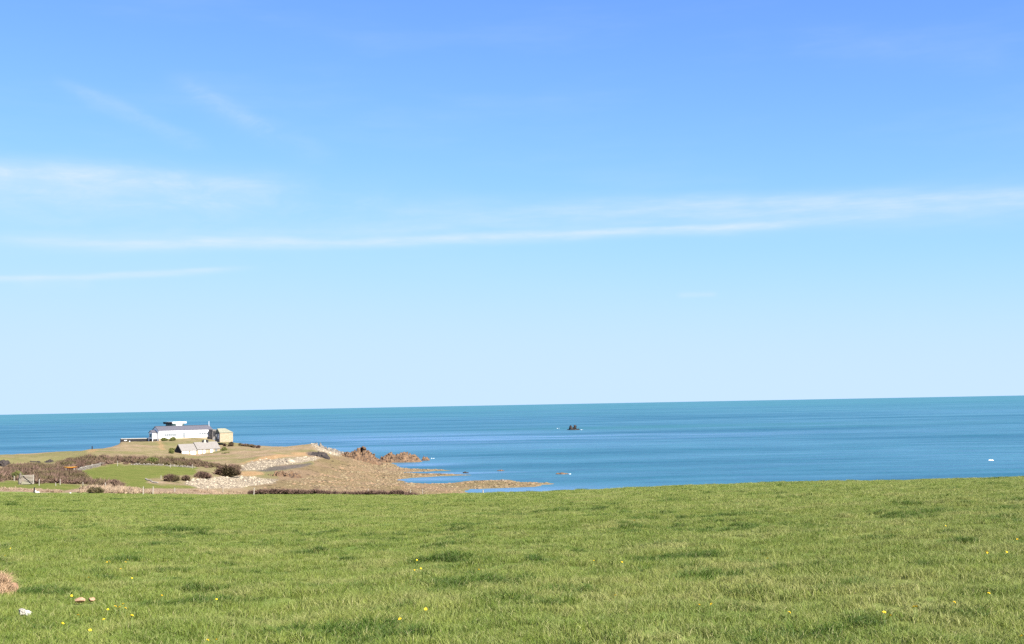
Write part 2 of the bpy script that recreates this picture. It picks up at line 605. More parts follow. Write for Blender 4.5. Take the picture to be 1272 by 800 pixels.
zf = ZZ.ravel()[Q].max(1)
shore = (FS.ravel()[Q].mean(1) > -12) & (ZZ.ravel()[Q].mean(1) < 2.2)
beach = (w_cobble.ravel()[Q].mean(1) > 0.5) & ~shore
keep = zf > -1.2
for nm, sel in (('headland', keep & ~shore & ~beach), ('rocky_foreshore', keep & shore), ('shingle_beach', keep & beach)):
    q = Q[sel]
    used, inv = np.unique(q, return_inverse=True)
    me = mesh_np(nm, V[used], faces_quad=inv.reshape(-1, 4), mat=MAT_LAND, smooth=True)
    for k, w in ATT.items():
        a = me.attributes.new(k, 'FLOAT', 'POINT')
        a.data.foreach_set('value', w.ravel()[used].astype(np.float32))
    tag(link(nm, me), kind='structure')


# ------------------------------------------------------------------ sea
def sea_material():
    m, t, b = material('sea_water')
    t.n.remove(b)
    out = [n for n in t.n if n.type == 'OUTPUT_MATERIAL'][0]
    p = geo_pos(t)
    bands = t.noise(t.mapping(p, (1 / 420.0, 1 / 110.0, 1)), 1.0, 5, 0.6)
    broad = t.noise(t.mapping(p, (1 / 2600.0, 1 / 900.0, 1), (3.1, 1.7, 0)), 1.0, 3, 0.5)
    small = t.noise(t.mapping(p, (1 / 30.0, 1 / 9.0, 1)), 1.0, 5, 0.7)
    body = t.mix(t.ramp(broad, 0.3, 0.7), (0.0196, 0.0924, 0.1354), (0.0286, 0.1166, 0.1450))
    body = t.mix(t.ramp(bands, 0.35, 0.7), body, (0.0161, 0.0726, 0.1162))
    body = t.mix(t.math('MULTIPLY', t.ramp(small, 0.40, 0.70), 0.55), body, (0.0125, 0.0539, 0.0970))
    yy_ = t.new('ShaderNodeSeparateXYZ')
    t.l.new(p, yy_.inputs[0])
    body = t.mix(t.ramp(yy_.outputs[1], 900.0, 5000.0), body, t.mix(t.ramp(broad, 0.3, 0.7), (0.0179, 0.0902, 0.1171), (0.0250, 0.1078, 0.1306)))
    dif = t.new('ShaderNodeBsdfDiffuse')
    t.l.new(body, dif.inputs['Color'])
    gl = t.new('ShaderNodeBsdfGlossy')
    gl.inputs['Roughness'].default_value = 0.32
    gl.inputs['Color'].default_value = (0.78, 0.96, 1.0, 1)
    bp = t.new('ShaderNodeBump')
    bp.inputs['Strength'].default_value = 0.8
    bp.inputs['Distance'].default_value = 1.0
    t.l.new(t.noise(t.mapping(p, (0.22, 0.6, 1)), 1.0, 5, 0.65), bp.inputs['Height'])
    t.l.new(bp.outputs[0], gl.inputs['Normal'])
    t.l.new(bp.outputs[0], dif.inputs['Normal'])
    su = t.new('ShaderNodeVectorMath', operation='MULTIPLY')
    sv = t.new('ShaderNodeVectorMath', operation='SUBTRACT')
    t.l.new(p, sv.inputs[0])
    sv.inputs[1].default_value = (190.0, 1010.0, 0.0)
    t.l.new(sv.outputs[0], su.inputs[0])
    su.inputs[1].default_value = (1 / 260.0, 1 / 120.0, 0.0)
    sl = t.new('ShaderNodeVectorMath', operation='LENGTH')
    t.l.new(su.outputs[0], sl.inputs[0])
    shoal = t.math('MULTIPLY', t.ramp(sl.outputs['Value'], 0.3, 1.3, 1.0, 0.0), t.ramp(bands, 0.3, 0.6))
    t.l.new(t.mix(t.math('MULTIPLY', shoal, 0.8), body, (0.022, 0.098, 0.118)), dif.inputs['Color'])
    # calm slicks mirror more of the sky than the ruffled water
    sx_ = t.new('ShaderNodeSeparateXYZ')
    t.l.new(p, sx_.inputs[0])
    X_, Y_ = sx_.outputs[0], sx_.outputs[1]

    def blob(cx, cy, rx, ry):
        u = t.math('DIVIDE', t.math('SUBTRACT', X_, cx), rx)
        v = t.math('DIVIDE', t.math('SUBTRACT', Y_, cy), ry)
        q = t.math('ADD', t.math('MULTIPLY', u, u), t.math('MULTIPLY', v, v))
        return t.math('POWER', 2.718, t.math('MULTIPLY', q, -1.0))
    slick = t.math('ADD', blob(-90, 820, 150, 130), blob(60, 760, 140, 50))
    slick = t.math('ADD', slick, t.math('MULTIPLY', blob(-150, 640, 160, 60), 0.7))
    calm = None
    for a_, b_, rx_, ry_ in ((530, 595.5, 16, 9), (640, 609, 22, 9), (520, 577.5, 14, 12), (560, 588, 20, 6)):
        c_ = sea_pt(a_, b_)
        g_ = blob(c_.x, c_.y, rx_, ry_)
        calm = g_ if calm is None else t.math('ADD', calm, g_)
    slick = t.math('MULTIPLY', slick, t.ramp(t.noise(t.mapping(p, (1 / 130.0, 1 / 28.0, 1)), 1.0, 4, 0.6), 0.35, 0.62))
    fac = t.math('MULTIPLY_ADD', t.ramp(bands, 0.35, 0.65), -0.18, 0.31)
    ripple = t.noise(t.mapping(p, (1 / 55.0, 1 / 11.0, 1), (7, 3, 0)), 1.0, 6, 0.72)
    fac = t.math('MULTIPLY_ADD', t.math('SUBTRACT', ripple, 0.5), 0.75, fac)
    fac = t.math('MULTIPLY_ADD', slick, 0.42, fac)
    fac = t.math('MULTIPLY_ADD', t.math('MINIMUM', calm, 1.0), 0.50, fac)
    mx = t.new('ShaderNodeMixShader')
    t.l.new(fac, mx.inputs[0])
    t.l.new(dif.outputs[0], mx.inputs[1])
    t.l.new(gl.outputs[0], mx.inputs[2])
    t.l.new(mx.outputs[0], out.inputs['Surface'])
    return m


MAT_SEA = sea_material()
rad = [20, 150, 300, 600, 1200, 3000, 8000, 30000]
nv = 96
vs = [(0, 0, 0)] + [(r * math.cos(2 * math.pi * k / nv), r * math.sin(2 * math.pi * k / nv), 0) for r in rad for k in range(nv)]
tris = [(0, 1 + k, 1 + (k + 1) % nv) for k in range(nv)]
quads = [(1 + i * nv + k, 1 + (i + 1) * nv + k, 1 + (i + 1) * nv + (k + 1) % nv, 1 + i * nv + (k + 1) % nv) for i in range(len(rad) - 1) for k in range(nv)]
tag(link('sea', mesh_np('sea', vs, tris, quads, MAT_SEA)), kind='structure')


# ------------------------------------------------------------------ building kit
M_WHITE = simple_mat('white_render', (0.74, 0.73, 0.70), (0.82, 0.81, 0.79), 0.8, 0.85)
M_SLATE = simple_mat('slate', (0.053, 0.053, 0.062), (0.093, 0.090, 0.102), 2.2, 0.6, 0.4, stretch=(1, 3, 3))
M_PANE = simple_mat('window_glass', (0.088, 0.100, 0.112), (0.136, 0.148, 0.160), 0.6, 0.15, 0.6)
M_DARKGLASS = simple_mat('dark_glass', (0.03, 0.05, 0.05), (0.08, 0.11, 0.10), 0.6, 0.12, 0.6)
M_DARKWOOD_SHADE = simple_mat('dark_boards', (0.012, 0.012, 0.014), (0.024, 0.023, 0.025), 4.0, 0.8, stretch=(4, 4, 0.6))  # dark wood; also colours the barn gable and lookout side as shade
M_CREAM = simple_mat('cream_stone', (0.211, 0.165, 0.106), (0.304, 0.251, 0.178), 2.2, 0.95, bump=0.3)
M_LICHEN = simple_mat('lichen_roof', (0.1333, 0.1221, 0.1075), (0.1729, 0.1591, 0.1471), 1.2, 0.9, stretch=(3, 1, 1))
M_SAGE = simple_mat('sage_roof', (0.145, 0.142, 0.099), (0.191, 0.185, 0.132), 1.2, 0.9, stretch=(3, 1, 1))
M_GREYSTONE_SHADE = simple_mat('grey_stone', (0.086, 0.079, 0.076), (0.158, 0.145, 0.132), 2.5, 0.95, bump=0.4)  # grey stone; also the painted shade on the outbuilding gable
M_DARKSTONE_SHADE = simple_mat('dark_stone', (0.014, 0.0135, 0.015), (0.034, 0.031, 0.032), 2.5, 0.95, bump=0.4)  # dark stone; also painted shade on the garden wall and under the annex
M_PALESTONE = simple_mat('pale_stone', (0.277, 0.251, 0.211), (0.383, 0.356, 0.310), 2.5, 0.95, bump=0.4)
M_WOOD = simple_mat('weathered_wood', (0.198, 0.178, 0.145), (0.304, 0.277, 0.231), 5.0, 0.9, stretch=(1, 1, 4))
M_WHITEPAINT = simple_mat('white_paint', (0.78, 0.78, 0.77), (0.84, 0.84, 0.83), 1.0, 0.5, 0.4)


def bev_box(bm, x0, x1, y0, y1, z0, z1, bev=0.0):
    r = bmesh.ops.create_cube(bm, size=1.0)
    for v in r['verts']:
        v.co = Vector((x0 + (v.co.x + .5) * (x1 - x0), y0 + (v.co.y + .5) * (y1 - y0), z0 + (v.co.z + .5) * (z1 - z0)))
    if bev:
        es = list({e for v in r['verts'] for e in v.link_edges})
        bmesh.ops.bevel(bm, geom=es, offset=bev, segments=1, affect='EDGES')


def part(name, parent, mat, *boxes, bev=0.015):
    bm = bmesh.new()
    for b in boxes:
        bev_box(bm, *b, bev=bev)
    me = bpy.data.meshes.new(name)
    bm.to_mesh(me)
    bm.free()
    me.materials.append(mat)
    return link(name, me, parent)


def prism(name, parent, mat, poly, axis, a0, a1):
    """polygon in the plane across an axis, extruded from a0 to a1; axis x: poly is (y,z)"""
    bm = bmesh.new()
    f0 = [bm.verts.new((a0, p[0], p[1]) if axis == 'x' else (p[0], a0, p[1])) for p in poly]
    f1 = [bm.verts.new((a1, p[0], p[1]) if axis == 'x' else (p[0], a1, p[1])) for p in poly]
    bm.faces.new(f0)
    bm.faces.new(f1[::-1])
    n = len(poly)
    for i in range(n):
        bm.faces.new((f0[i], f1[i], f1[(i + 1) % n], f0[(i + 1) % n]))
    bmesh.ops.recalc_face_normals(bm, faces=bm.faces)
    me = bpy.data.meshes.new(name)
    bm.to_mesh(me)
    bm.free()
    me.materials.append(mat)
    return link(name, me, parent)


def gable_walls(parent, mat, L, D, hw, hr, base=-1.0, name='wall'):
    """walls of a gabled house: front at y=0, back at y=D, gables at x=0 and x=L"""
    prism(name, parent, mat, [(0.0, base), (D, base), (D, hw), (D / 2, hr), (0.0, hw)], 'x', 0.0, L)


def gable_roof(parent, mat, L, D, hw, hr, over=0.18, th=0.14, name='roof'):
    k = (hr - hw) / (D / 2)
    lo = hw - over * k
    poly = [(-over, lo + 0.01), (D / 2, hr + 0.01), (D + over, lo + 0.01), (D + over, lo + th), (D / 2, hr + th + 0.03), (-over, lo + th)]
    return prism(name, parent, mat, poly, 'x', -over, L + over)


def window(parent, x0, x1, z0, z1, y=0.0, n=1, fmat=None, gmat=None, bar=0.07):
    """framed window on a front wall (outward is -y): frame, panes as sub-parts"""
    fm = fmat or M_WHITEPAINT
    boxes = [(x0, x1, y - 0.07, y - 0.003, z0, z0 + bar), (x0, x1, y - 0.07, y - 0.003, z1 - bar, z1)]
    w = (x1 - x0 - bar) / n
    for i in range(n + 1):
        a = x0 + i * w
        boxes.append((a, a + bar, y - 0.068, y - 0.004, z0 + bar, z1 - bar))
    f = part('window', parent, fm, *boxes, bev=0.0)
    for i in range(n):
        part('pane', f, gmat or M_PANE, (x0 + bar + i * w, x0 + (i + 1) * w, y - 0.035, y - 0.006, z0 + bar, z1 - bar), bev=0.0)
    part('sill', f, fm, (x0 - 0.05, x1 + 0.05, y - 0.12, y - 0.002, z0 - 0.06, z0 - 0.002), bev=0.0)
    return f


# ------------------------------------------------------------------ white house on the headland
TH = math.radians(37)
hp = P(197.3, 545.2, 478)
house = empty('white_house', hp, TH)
tag(house, 'long white single-storey house with dark slate roof on the headland', 'house')
L_, D_, HW, HR = 21.8, 7.2, 3.05, 4.65
gable_walls(house, M_WHITE, L_, D_, HW, HR, -1.6)
rf = gable_roof(house, M_SLATE, L_, D_, HW, HR)
part('ridge_tile', rf, M_DARKSTONE_SHADE, (-0.2, L_ + 0.2, D_ / 2 - 0.13, D_ / 2 + 0.13, HR + 0.15, HR + 0.24))
part('gutter', house, M_WHITEPAINT, (-0.1, L_ + 0.1, -0.30, -0.19, HW - 0.22, HW - 0.12))
part('plinth', house, M_CREAM, (-0.04, L_ + 0.04, -0.06, 0.06, -1.5, 0.15))
window(house, 2.3, 7.3, 0.75, 1.95, n=6)
window(house, 7.9, 8.5, 1.1, 2.3)
window(house, 11.6, 12.35, 0.95, 2.35, n=2)
window(house, 13.7, 14.35, 0.95, 2.35, n=2)
window(house, 15.9, 20.2, 1.0, 2.0, n=6)
dr = part('door', house, M_PANE, (9.7, 10.5, -0.07, -0.004, 0.2, 2.35))
part('handle', dr, M_SLATE, (10.34, 10.4, -0.12, -0.075, 1.2, 1.35))
part('door_frame', dr, M_WHITEPAINT, (9.6, 9.695, -0.09, -0.003, 0.16, 2.352), (10.505, 10.6, -0.09, -0.003, 0.16, 2.352), (9.6, 10.6, -0.092, -0.002, 2.355, 2.46))
# left annex raised over an undercroft, filled by a box coloured as shade
prism('annex_wall', house, M_WHITE, [(1.9, 0.0), (5.6, 0.0), (5.6, 2.35), (3.75, 3.15), (1.9, 2.35)], 'x', -1.8, 0.0)
prism('annex_roof', house, M_SLATE, [(1.7, 2.28), (3.75, 3.18), (5.8, 2.28), (5.8, 2.42), (3.75, 3.34), (1.7, 2.42)], 'x', -2.0, -0.02)
wb = part('annex_window', house, M_WHITEPAINT, (-1.86, -1.803, 2.4, 5.0, 0.55, 0.65), (-1.86, -1.803, 2.4, 5.0, 1.95, 2.05), (-1.86, -1.803, 2.4, 2.5, 0.65, 1.95), (-1.86, -1.803, 4.9, 5.0, 0.65, 1.95))
part('pane', wb, M_DARKGLASS, (-1.84, -1.806, 2.5, 4.9, 0.65, 1.95), bev=0.0)
part('undercroft_wall', house, M_DARKSTONE_SHADE, (-1.65, -0.05, 2.05, 5.5, -2.4, -0.01))
part('corner_post', house, M_WHITE, (-2.1, -1.7, 5.3, 5.7, -2.8, 0.6))
part('corner_post', house, M_WHITE, (-1.85, -1.66, 1.85, 2.04, -2.4, -0.004))
# glazed lookout room with flat overhanging roof behind the ridge
q = P(214.2, 529.6, 486.5)
loc = Matrix.Rotation(-TH, 3, 'Z') @ (q - hp)
lk = empty('lookout', (loc.x, loc.y, loc.z), math.radians(11))
lk.parent = house
lk.name = 'lookout_room'


def lpart(nm, mat, *b):
    o_ = part(nm, lk, mat, *b)
    return o_


lpart('lookout_wall', M_WHITE, (1.9, 4.6, 0.35, 0.55, -2.5, 1.05))
lpart('lookout_wall', M_DARKSTONE_SHADE, (0.53, 5.5, 0.60, 5.4, -2.5, 0.25))
lpart('glazing', M_DARKGLASS, (0.5, 1.88, 0.42, 0.58, 0.0, 1.05))
lpart('glazing', M_DARKGLASS, (4.62, 5.5, 0.42, 0.58, 0.0, 1.05))
lpart('glazing', M_DARKGLASS, (0.40, 0.52, 0.6, 5.4, -1.2, 1.05))
lpart('mullion', M_DARKWOOD_SHADE, (0.34, 0.398, 1.9, 2.05, -1.2, 1.05))
lpart('mullion', M_DARKWOOD_SHADE, (0.34, 0.398, 3.4, 3.55, -1.2, 1.05))
prism('flat_roof', lk, M_WHITEPAINT, [(0.1, 1.06), (5.9, 1.06), (6.2, 1.72), (-0.15, 1.72)], 'x', 0.0, 6.4)
prism('side_fascia', lk, M_DARKWOOD_SHADE, [(0.0, 0.9), (5.8, 0.9), (6.2, 1.725), (-0.16, 1.725)], 'x', -0.35, -0.004)  # roof edge on this side coloured dark as shade

# flagpole by the right end of the house
fpz = P(259.6, 541, 493)
fp = empty('flagpole', (fpz.x, fpz.y, 9.5), 0)
tag(fp, 'thin white flagpole behind the right end of the white house', 'flagpole')
bm = bmesh.new()
bmesh.ops.create_cone(bm, cap_ends=True, segments=8, radius1=0.09, radius2=0.05, depth=6.9, matrix=Matrix.Translation((0, 0, 3.45)))
me = bpy.data.meshes.new('pole')
bm.to_mesh(me)
bm.free()
me.materials.append(M_WHITEPAINT)
link('pole', me, fp)
part('base_plate', fp, M_GREYSTONE_SHADE, (-0.3, 0.3, -0.3, 0.3, -0.8, 0.12))
bm = bmesh.new()
bmesh.ops.create_uvsphere(bm, u_segments=8, v_segments=6, radius=0.08, matrix=Matrix.Translation((0, 0, 6.93)))
me = bpy.data.meshes.new('finial')
bm.to_mesh(me)
bm.free()
me.materials.append(M_WHITEPAINT)
link('finial', me, fp)

# link shed between the house and the outbuilding
lp = P(264.2, 542.3, 486)
ls = empty('link_shed', lp, TH)
tag(ls, 'low grey lean-to shed between the white house and the cream outbuilding', 'shed')
part('wall', ls, M_GREYSTONE_SHADE, (0.15, 1.5, 0.5, 4.0, -1.2, 2.1))
part('roof', ls, M_GREYSTONE_SHADE, (0.1, 1.6, 0.3, 4.2, 2.11, 2.75))
part('door', ls, M_DARKWOOD_SHADE, (0.35, 1.2, 0.44, 0.497, 0.0, 1.9))

# cream outbuilding, its gable coloured grey as shade
op = P(273.2, 545.3, 463)
ob = empty('outbuilding', op, TH)
tag(ob, 'cream stone outbuilding with pale sage roof and grey gable right of the house', 'outbuilding')
L2, D2, H2, R2 = 5.2, 4.1, 2.3, 3.85
prism('wall', ob, M_CREAM, [(0.0, -1.2), (D2, -1.2), (D2, H2), (0.0, H2)], 'x', 0.0, L2)
prism('gable', ob, M_GREYSTONE_SHADE, [(0.02, -1.2), (D2 - 0.02, -1.2), (D2 - 0.02, H2), (D2 / 2, R2 - 0.02), (0.02, H2)], 'x', -0.12, -0.004)
gd = part('door', ob, M_WHITE, (-0.19, -0.123, 0.8, 1.6, 0.0, 1.8))
part('gable_window', ob, M_DARKGLASS, (-0.17, -0.123, 2.5, 3.4, 0.7, 1.7))
bm = bmesh.new()
e_ = 0.15
vv = [bm.verts.new(c) for c in ((-e_, -e_, H2), (L2 + e_, -e_, H2), (L2 + e_, D2 + e_, H2), (-e_, D2 + e_, H2), (-e_, D2 / 2, R2 + 0.05), (L2 - 2.2, D2 / 2, R2 + 0.05))]
for f in ((0, 1, 5, 4), (1, 2, 5), (2, 3, 4, 5), (0, 4, 3), (0, 3, 2, 1)):
    bm.faces.new([vv[i] for i in f])
bmesh.ops.recalc_face_normals(bm, faces=bm.faces)
me = bpy.data.meshes.new('roof')
bm.to_mesh(me)
bm.free()
me.materials.append(M_SAGE)
link('roof', me, ob)

# barn below the house
TB = math.radians(45)
bp_ = P(225.6, 566.6, 428)
barn = empty('barn', bp_, TB)
tag(barn, 'low barn with pale lichen-grey roof, black gable and white doors below the house', 'barn')
L3, D3, H3, R3 = 6.1, 4.4, 1.80, 3.9
gable_walls(barn, M_CREAM, L3, D3, H3, R3, -1.5)
gable_roof(barn, M_LICHEN, L3 - 0.2, D3, H3, R3)
prism('gable_boards', barn, M_DARKWOOD_SHADE, [(-0.05, -1.2), (D3 + 0.05, -1.2), (D3 + 0.05, H3 - 0.05), (D3 / 2, R3 - 0.03), (-0.05, H3 - 0.05)], 'x', -0.10, -0.004)  # near-black layer over the cream gable, shade put into the colour
for a, b_ in ((0.15, 2.75), (3.35, 5.45)):
    d_ = part('barn_door', barn, M_WHITEPAINT, (a, b_, -0.09, -0.004, -0.15, 1.65))
    n_ = 4
    for i in range(1, n_):
        x = a + (b_ - a) * i / n_
        part('door_batten', d_, M_WHITE, (x - 0.05, x + 0.05, -0.12, -0.092, -0.12, 1.6), bev=0.0)
upper = 0.42
L4 = 15.0 - L3
o = gb = prism('wall', barn, M_CREAM, [(-0.1, -1.5), (D3 + 0.1, -1.5), (D3 + 0.1, H3 + upper), (D3 / 2, R3 + upper), (-0.1, H3 + upper)], 'x', L3 + 0.003, L3 + L4)
k_ = (R3 - H3) / (D3 / 2)
prism('roof', barn, M_LICHEN, [(-0.3, H3 + upper - 0.3 * k_ + 0.06), (D3 / 2, R3 + upper + 0.06), (D3 + 0.3, H3 + upper - 0.3 * k_ + 0.06),
                               (D3 + 0.3, H3 + upper - 0.3 * k_ + 0.2), (D3 / 2, R3 + upper + 0.22), (-0.3, H3 + upper - 0.3 * k_ + 0.2)], 'x', L3 - 0.15, L3 + L4 + 0.15)
for a, b_, z0, z1, mt in ((6.6, 7.8, 0.0, 1.75, M_WHITEPAINT), (8.3, 9.2, 0.0, 1.75, M_WHITE), (11.2, 12.2, 0.3, 1.95, M_WHITEPAINT), (13.2, 13.9, 0.9, 1.8, M_PANE)):
    part('barn_door' if z0 < 0.5 else 'window', barn, mt, (a, b_, -0.17, -0.104, z0, z1))
part('chimney', barn, M_PALESTONE, (10.0, 10.6, D3 / 2 - 0.35, D3 / 2 + 0.35, R3 + 0.2, R3 + upper + 0.95))
part('chimney', barn, M_DARKSTONE_SHADE, (11.0, 11.6, D3 / 2 - 0.35, D3 / 2 + 0.35, R3 + 0.2, R3 + upper + 0.85))
part('chimney', barn, M_DARKSTONE_SHADE, (9.3, 9.7, D3 / 2 - 0.25, D3 / 2 + 0.25, R3 + 0.2, R3 + upper + 0.75))

# garden wall left of the house, shade put into its near-black colour
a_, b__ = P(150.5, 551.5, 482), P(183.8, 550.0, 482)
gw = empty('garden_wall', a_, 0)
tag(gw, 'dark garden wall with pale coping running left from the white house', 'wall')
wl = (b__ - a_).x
part('wall', gw, M_DARKSTONE_SHADE, (0, wl, 0, 0.45, -1.6, 1.85))
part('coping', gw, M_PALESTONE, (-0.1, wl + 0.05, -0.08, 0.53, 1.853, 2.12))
part('end_pillar', gw, M_DARKSTONE_SHADE, (-0.35, -0.003, -0.1, 0.55, -1.6, 2.0))
for px, py, w_, h_, d_, mt, nm, lb, ct in (
        (156.0, 550.6, 0.9, 1.2, 0.9, M_WHITEPAINT, 'storage_bin', 'left of two small white boxes standing before the dark garden wall', 'bin'),
        (160.0, 550.4, 1.0, 0.8, 0.8, M_WHITEPAINT, 'storage_bin', 'lower right of two small white boxes before the dark garden wall', 'bin')):
    c = P(px, py, 480.5)
    e = empty(nm, (c.x, c.y, gz(c.x, c.y)), 0.2)
    tag(e, lb, ct)
    part('body', e, mt, (-w_ / 2, w_ / 2, -d_ / 2, d_ / 2, -0.3, h_ * 0.85), bev=0.05)
    part('lid', e, mt, (-w_ / 2 - .06, w_ / 2 + .06, -d_ / 2 - .06, d_ / 2 + .06, h_ * 0.853, h_), bev=0.03)


# ------------------------------------------------------------------ rocks
def rock_material(name, c1, c2, c3):
    m, t, b = material(name, 0.9, 0.25)
    p = geo_pos(t)
    n1 = t.ramp(t.noise(p, 0.7, 7, 0.7), 0.35, 0.65)
    n2 = t.ramp(t.noise(p, 1.3, 6, 0.75), 0.46, 0.64)
    c = t.mix(n1, c1, c2)
    c = t.mix(n2, c, c3)
    t.l.new(c, b.inputs['Base Color'])
    bp = t.new('ShaderNodeBump')
    bp.inputs['Distance'].default_value = 0.3
    bp.inputs['Strength'].default_value = 1.0
    t.l.new(t.noise(p, 1.5, 8, 0.75), bp.inputs['Height'])
    t.l.new(bp.outputs[0], b.inputs['Normal'])
    return m


M_ROCK = rock_material('shore_rock', (0.089, 0.052, 0.028), (0.160, 0.099, 0.055), (0.033, 0.024, 0.020))
M_ROCKPALE = rock_material('pale_rock', (0.119, 0.099, 0.077), (0.188, 0.169, 0.139), (0.060, 0.052, 0.045))
M_ROCKDARK_SHADE = rock_material('dark_rock', (0.022, 0.018, 0.018), (0.048, 0.038, 0.032), (0.012, 0.011, 0.012))  # dark rock; its near-black also paints the shade of the cliff hollows
M_STONEWHITE = rock_material('white_stone', (0.5583, 0.5322, 0.4814), (0.7598, 0.7279, 0.6540), (0.3350, 0.3030, 0.2566))
M_STONERED = rock_material('red_stone', (0.34, 0.19, 0.11), (0.46, 0.29, 0.18), (0.22, 0.13, 0.08))


def rock_mesh(name, mat, lumps, seed, sub=4, amp=0.28):
    """craggy rock: several noise-cut lumps joined into one body; lumps: (x,y,z,rx,ry,rz)"""
    r = np.random.default_rng(seed)
    bm = bmesh.new()
    for (x, y, z, rx, ry, rz) in lumps:
        res = bmesh.ops.create_icosphere(bm, subdivisions=sub, radius=1.0)
        co = np.array([v.co[:] for v in res['verts']])
        # planar cuts give facets
        for _ in range(14):
            n = r.normal(size=3)
            n /= np.linalg.norm(n)
            h = r.uniform(0.55, 0.9)
            d = co @ n - h
            co = co - np.clip(d, 0, None)[:, None] * n
        off = r.uniform(0, 50)
        f = fbm(co[:, 0] * 2.2 + off + co[:, 2], co[:, 1] * 2.2 - off + co[:, 2] * 1.7, seed, 4) - 0.5
        g = fbm(co[:, 0] * 6 + off, co[:, 2] * 6 - off + co[:, 1] * 4, seed + 3, 3) - 0.5
        co = co * (1 + amp * 2 * f + amp * 0.8 * g)[:, None]
        rot = r.uniform(0, 6.28)
        for v, c in zip(res['verts'], co):
            v.co = Vector((x + c[0] * rx, y + c[1] * ry, z + c[2] * rz))
    me = bpy.data.meshes.new(name)
    bm.to_mesh(me)
    bm.free()
    me.materials.append(mat)
    return me


def rock(name, at, mat, lumps, seed, label, cat='rock', group=None, sub=4, amp=0.28):
    o_ = link(name, rock_mesh(name, mat, lumps, seed, sub, amp))
    o_.location = at
    tag(o_, label, cat, group)
    return o_


def boulders(pts_, sizes, seed):
    r_ = np.random.default_rng(seed)
    vs_, ts_, k_ = [], [], 0
    for p_, s_ in zip(pts_, sizes):
        v_, t_ = ico(1, int(r_.integers(1e6)), 0.3)
        v_ = v_ * np.array([s_ * r_.uniform(0.8, 1.5), s_, s_ * r_.uniform(0.6, 1.1)])
        a_ = r_.uniform(0, 6.28)
        c_, n_ = math.cos(a_), math.sin(a_)
        v_ = np.stack([v_[:, 0] * c_ - v_[:, 1] * n_, v_[:, 0] * n_ + v_[:, 1] * c_, v_[:, 2]], -1) + p_
        vs_.append(v_)
        ts_.append(t_ + k_)
        k_ += len(v_)
    return np.concatenate(vs_), np.concatenate(ts_)


def ico(sub, seed, amp=0.25):
    bm = bmesh.new()
    bmesh.ops.create_icosphere(bm, subdivisions=sub, radius=1.0)
    r = np.random.default_rng(seed)
    v = np.array([a.co[:] for a in bm.verts]) * (1 + amp * (r.random(len(bm.verts))[:, None] - 0.5) * 2)
    bm.verts.index_update()
    t = np.array([[a.index for a in f.verts] for f in bm.faces])
    bm.free()
    return v, t


def ridge(name, px0, px1, Y, tops, base_py, depth, mat, label, seed, group=None, step=1.5, up=1.0):
    """craggy outcrop: a strip of broken ledges whose crest follows tops [(px, py)] at depth Y"""
    r = np.random.default_rng(seed)
    c0 = P((px0 + px1) / 2, base_py, Y)
    nx, ny = max(18, int((px1 - px0) * 2.2)), 30
    u = np.linspace(-0.06, 1.06, nx)
    v = np.linspace(-1, 1, ny)
    V_, U_ = np.meshgrid(v, u, indexing='ij')
    pxs = px0 + (px1 - px0) * U_
    crest_z = np.array([P(a, b, Y).z for a, b in tops]) - c0.z
    top = np.interp(pxs, [a for a, _ in tops], crest_z)
    k = Y / F
    X_ = (pxs - (px0 + px1) / 2) * k
    wob = (fbm(X_ / 2.5, X_ * 0 + seed, seed, 3) - 0.5) * 1.6
    vv = np.abs(V_ + 0.25 * wob * (1 - V_ ** 2))
    prof = np.clip(1 - vv ** 1.7, -0.4, 1)
    Y_ = V_ * depth
    # blocks: jittered cells stepped up and down, then fissures
    bx, by = X_ / step + 3 * (fbm(X_ / 2, Y_ / 2, seed + 1, 2) - 0.5), Y_ / (step * 1.2) + 3 * (fbm(X_ / 2, Y_ / 2, seed + 2, 2) - 0.5)
    cell = _hash(np.floor(bx), np.floor(by), seed + 3)
    fine_ = fbm(X_ / 0.8, Y_ / 0.8, seed + 4, 4) - 0.5
    endf = np.clip(np.minimum(U_ + 0.06, 1.06 - U_) / 0.12, 0, 1) ** 0.6
    z = top * prof * (0.58 + 0.50 * cell + 0.50 * fine_) * endf * up + (endf - 1) * 1.0 - 1.0 * sstep(vv, 0.86, 1.0)
    X_ = X_ + (fbm(X_ * 1.1, Y_ * 1.1 + z, seed + 6, 3) - 0.5) * 0.9
    Vx = np.stack([X_, Y_ + (fbm(X_ * 1.3, z * 1.5, seed + 7, 3) - 0.5) * 0.8, z], -1).reshape(-1, 3)
    # broken blocks that lie on the ledges belong to the same body of rock
    cand = np.nonzero((Vx[:, 2] > 0.1 * top.max()) & (V_.ravel() < 0.5))[0]
    nb_ = int(min(90, 0.9 * (px1 - px0) * k * depth))
    sel_ = r.choice(cand, nb_)
    siz = r.uniform(0.16, 0.42, nb_) * min(1.6, 0.6 + 0.25 * top.max())
    bv, bt = boulders(Vx[sel_] - np.array([0, 0, 0.05]), siz, seed + 9)
    me = mesh_np(name, np.concatenate([Vx, bv]), bt + len(Vx), grid(ny, nx), mat)
    o_ = link(name, me)
    o_.location = c0
    tag(o_, label, 'rock', group)
    return o_


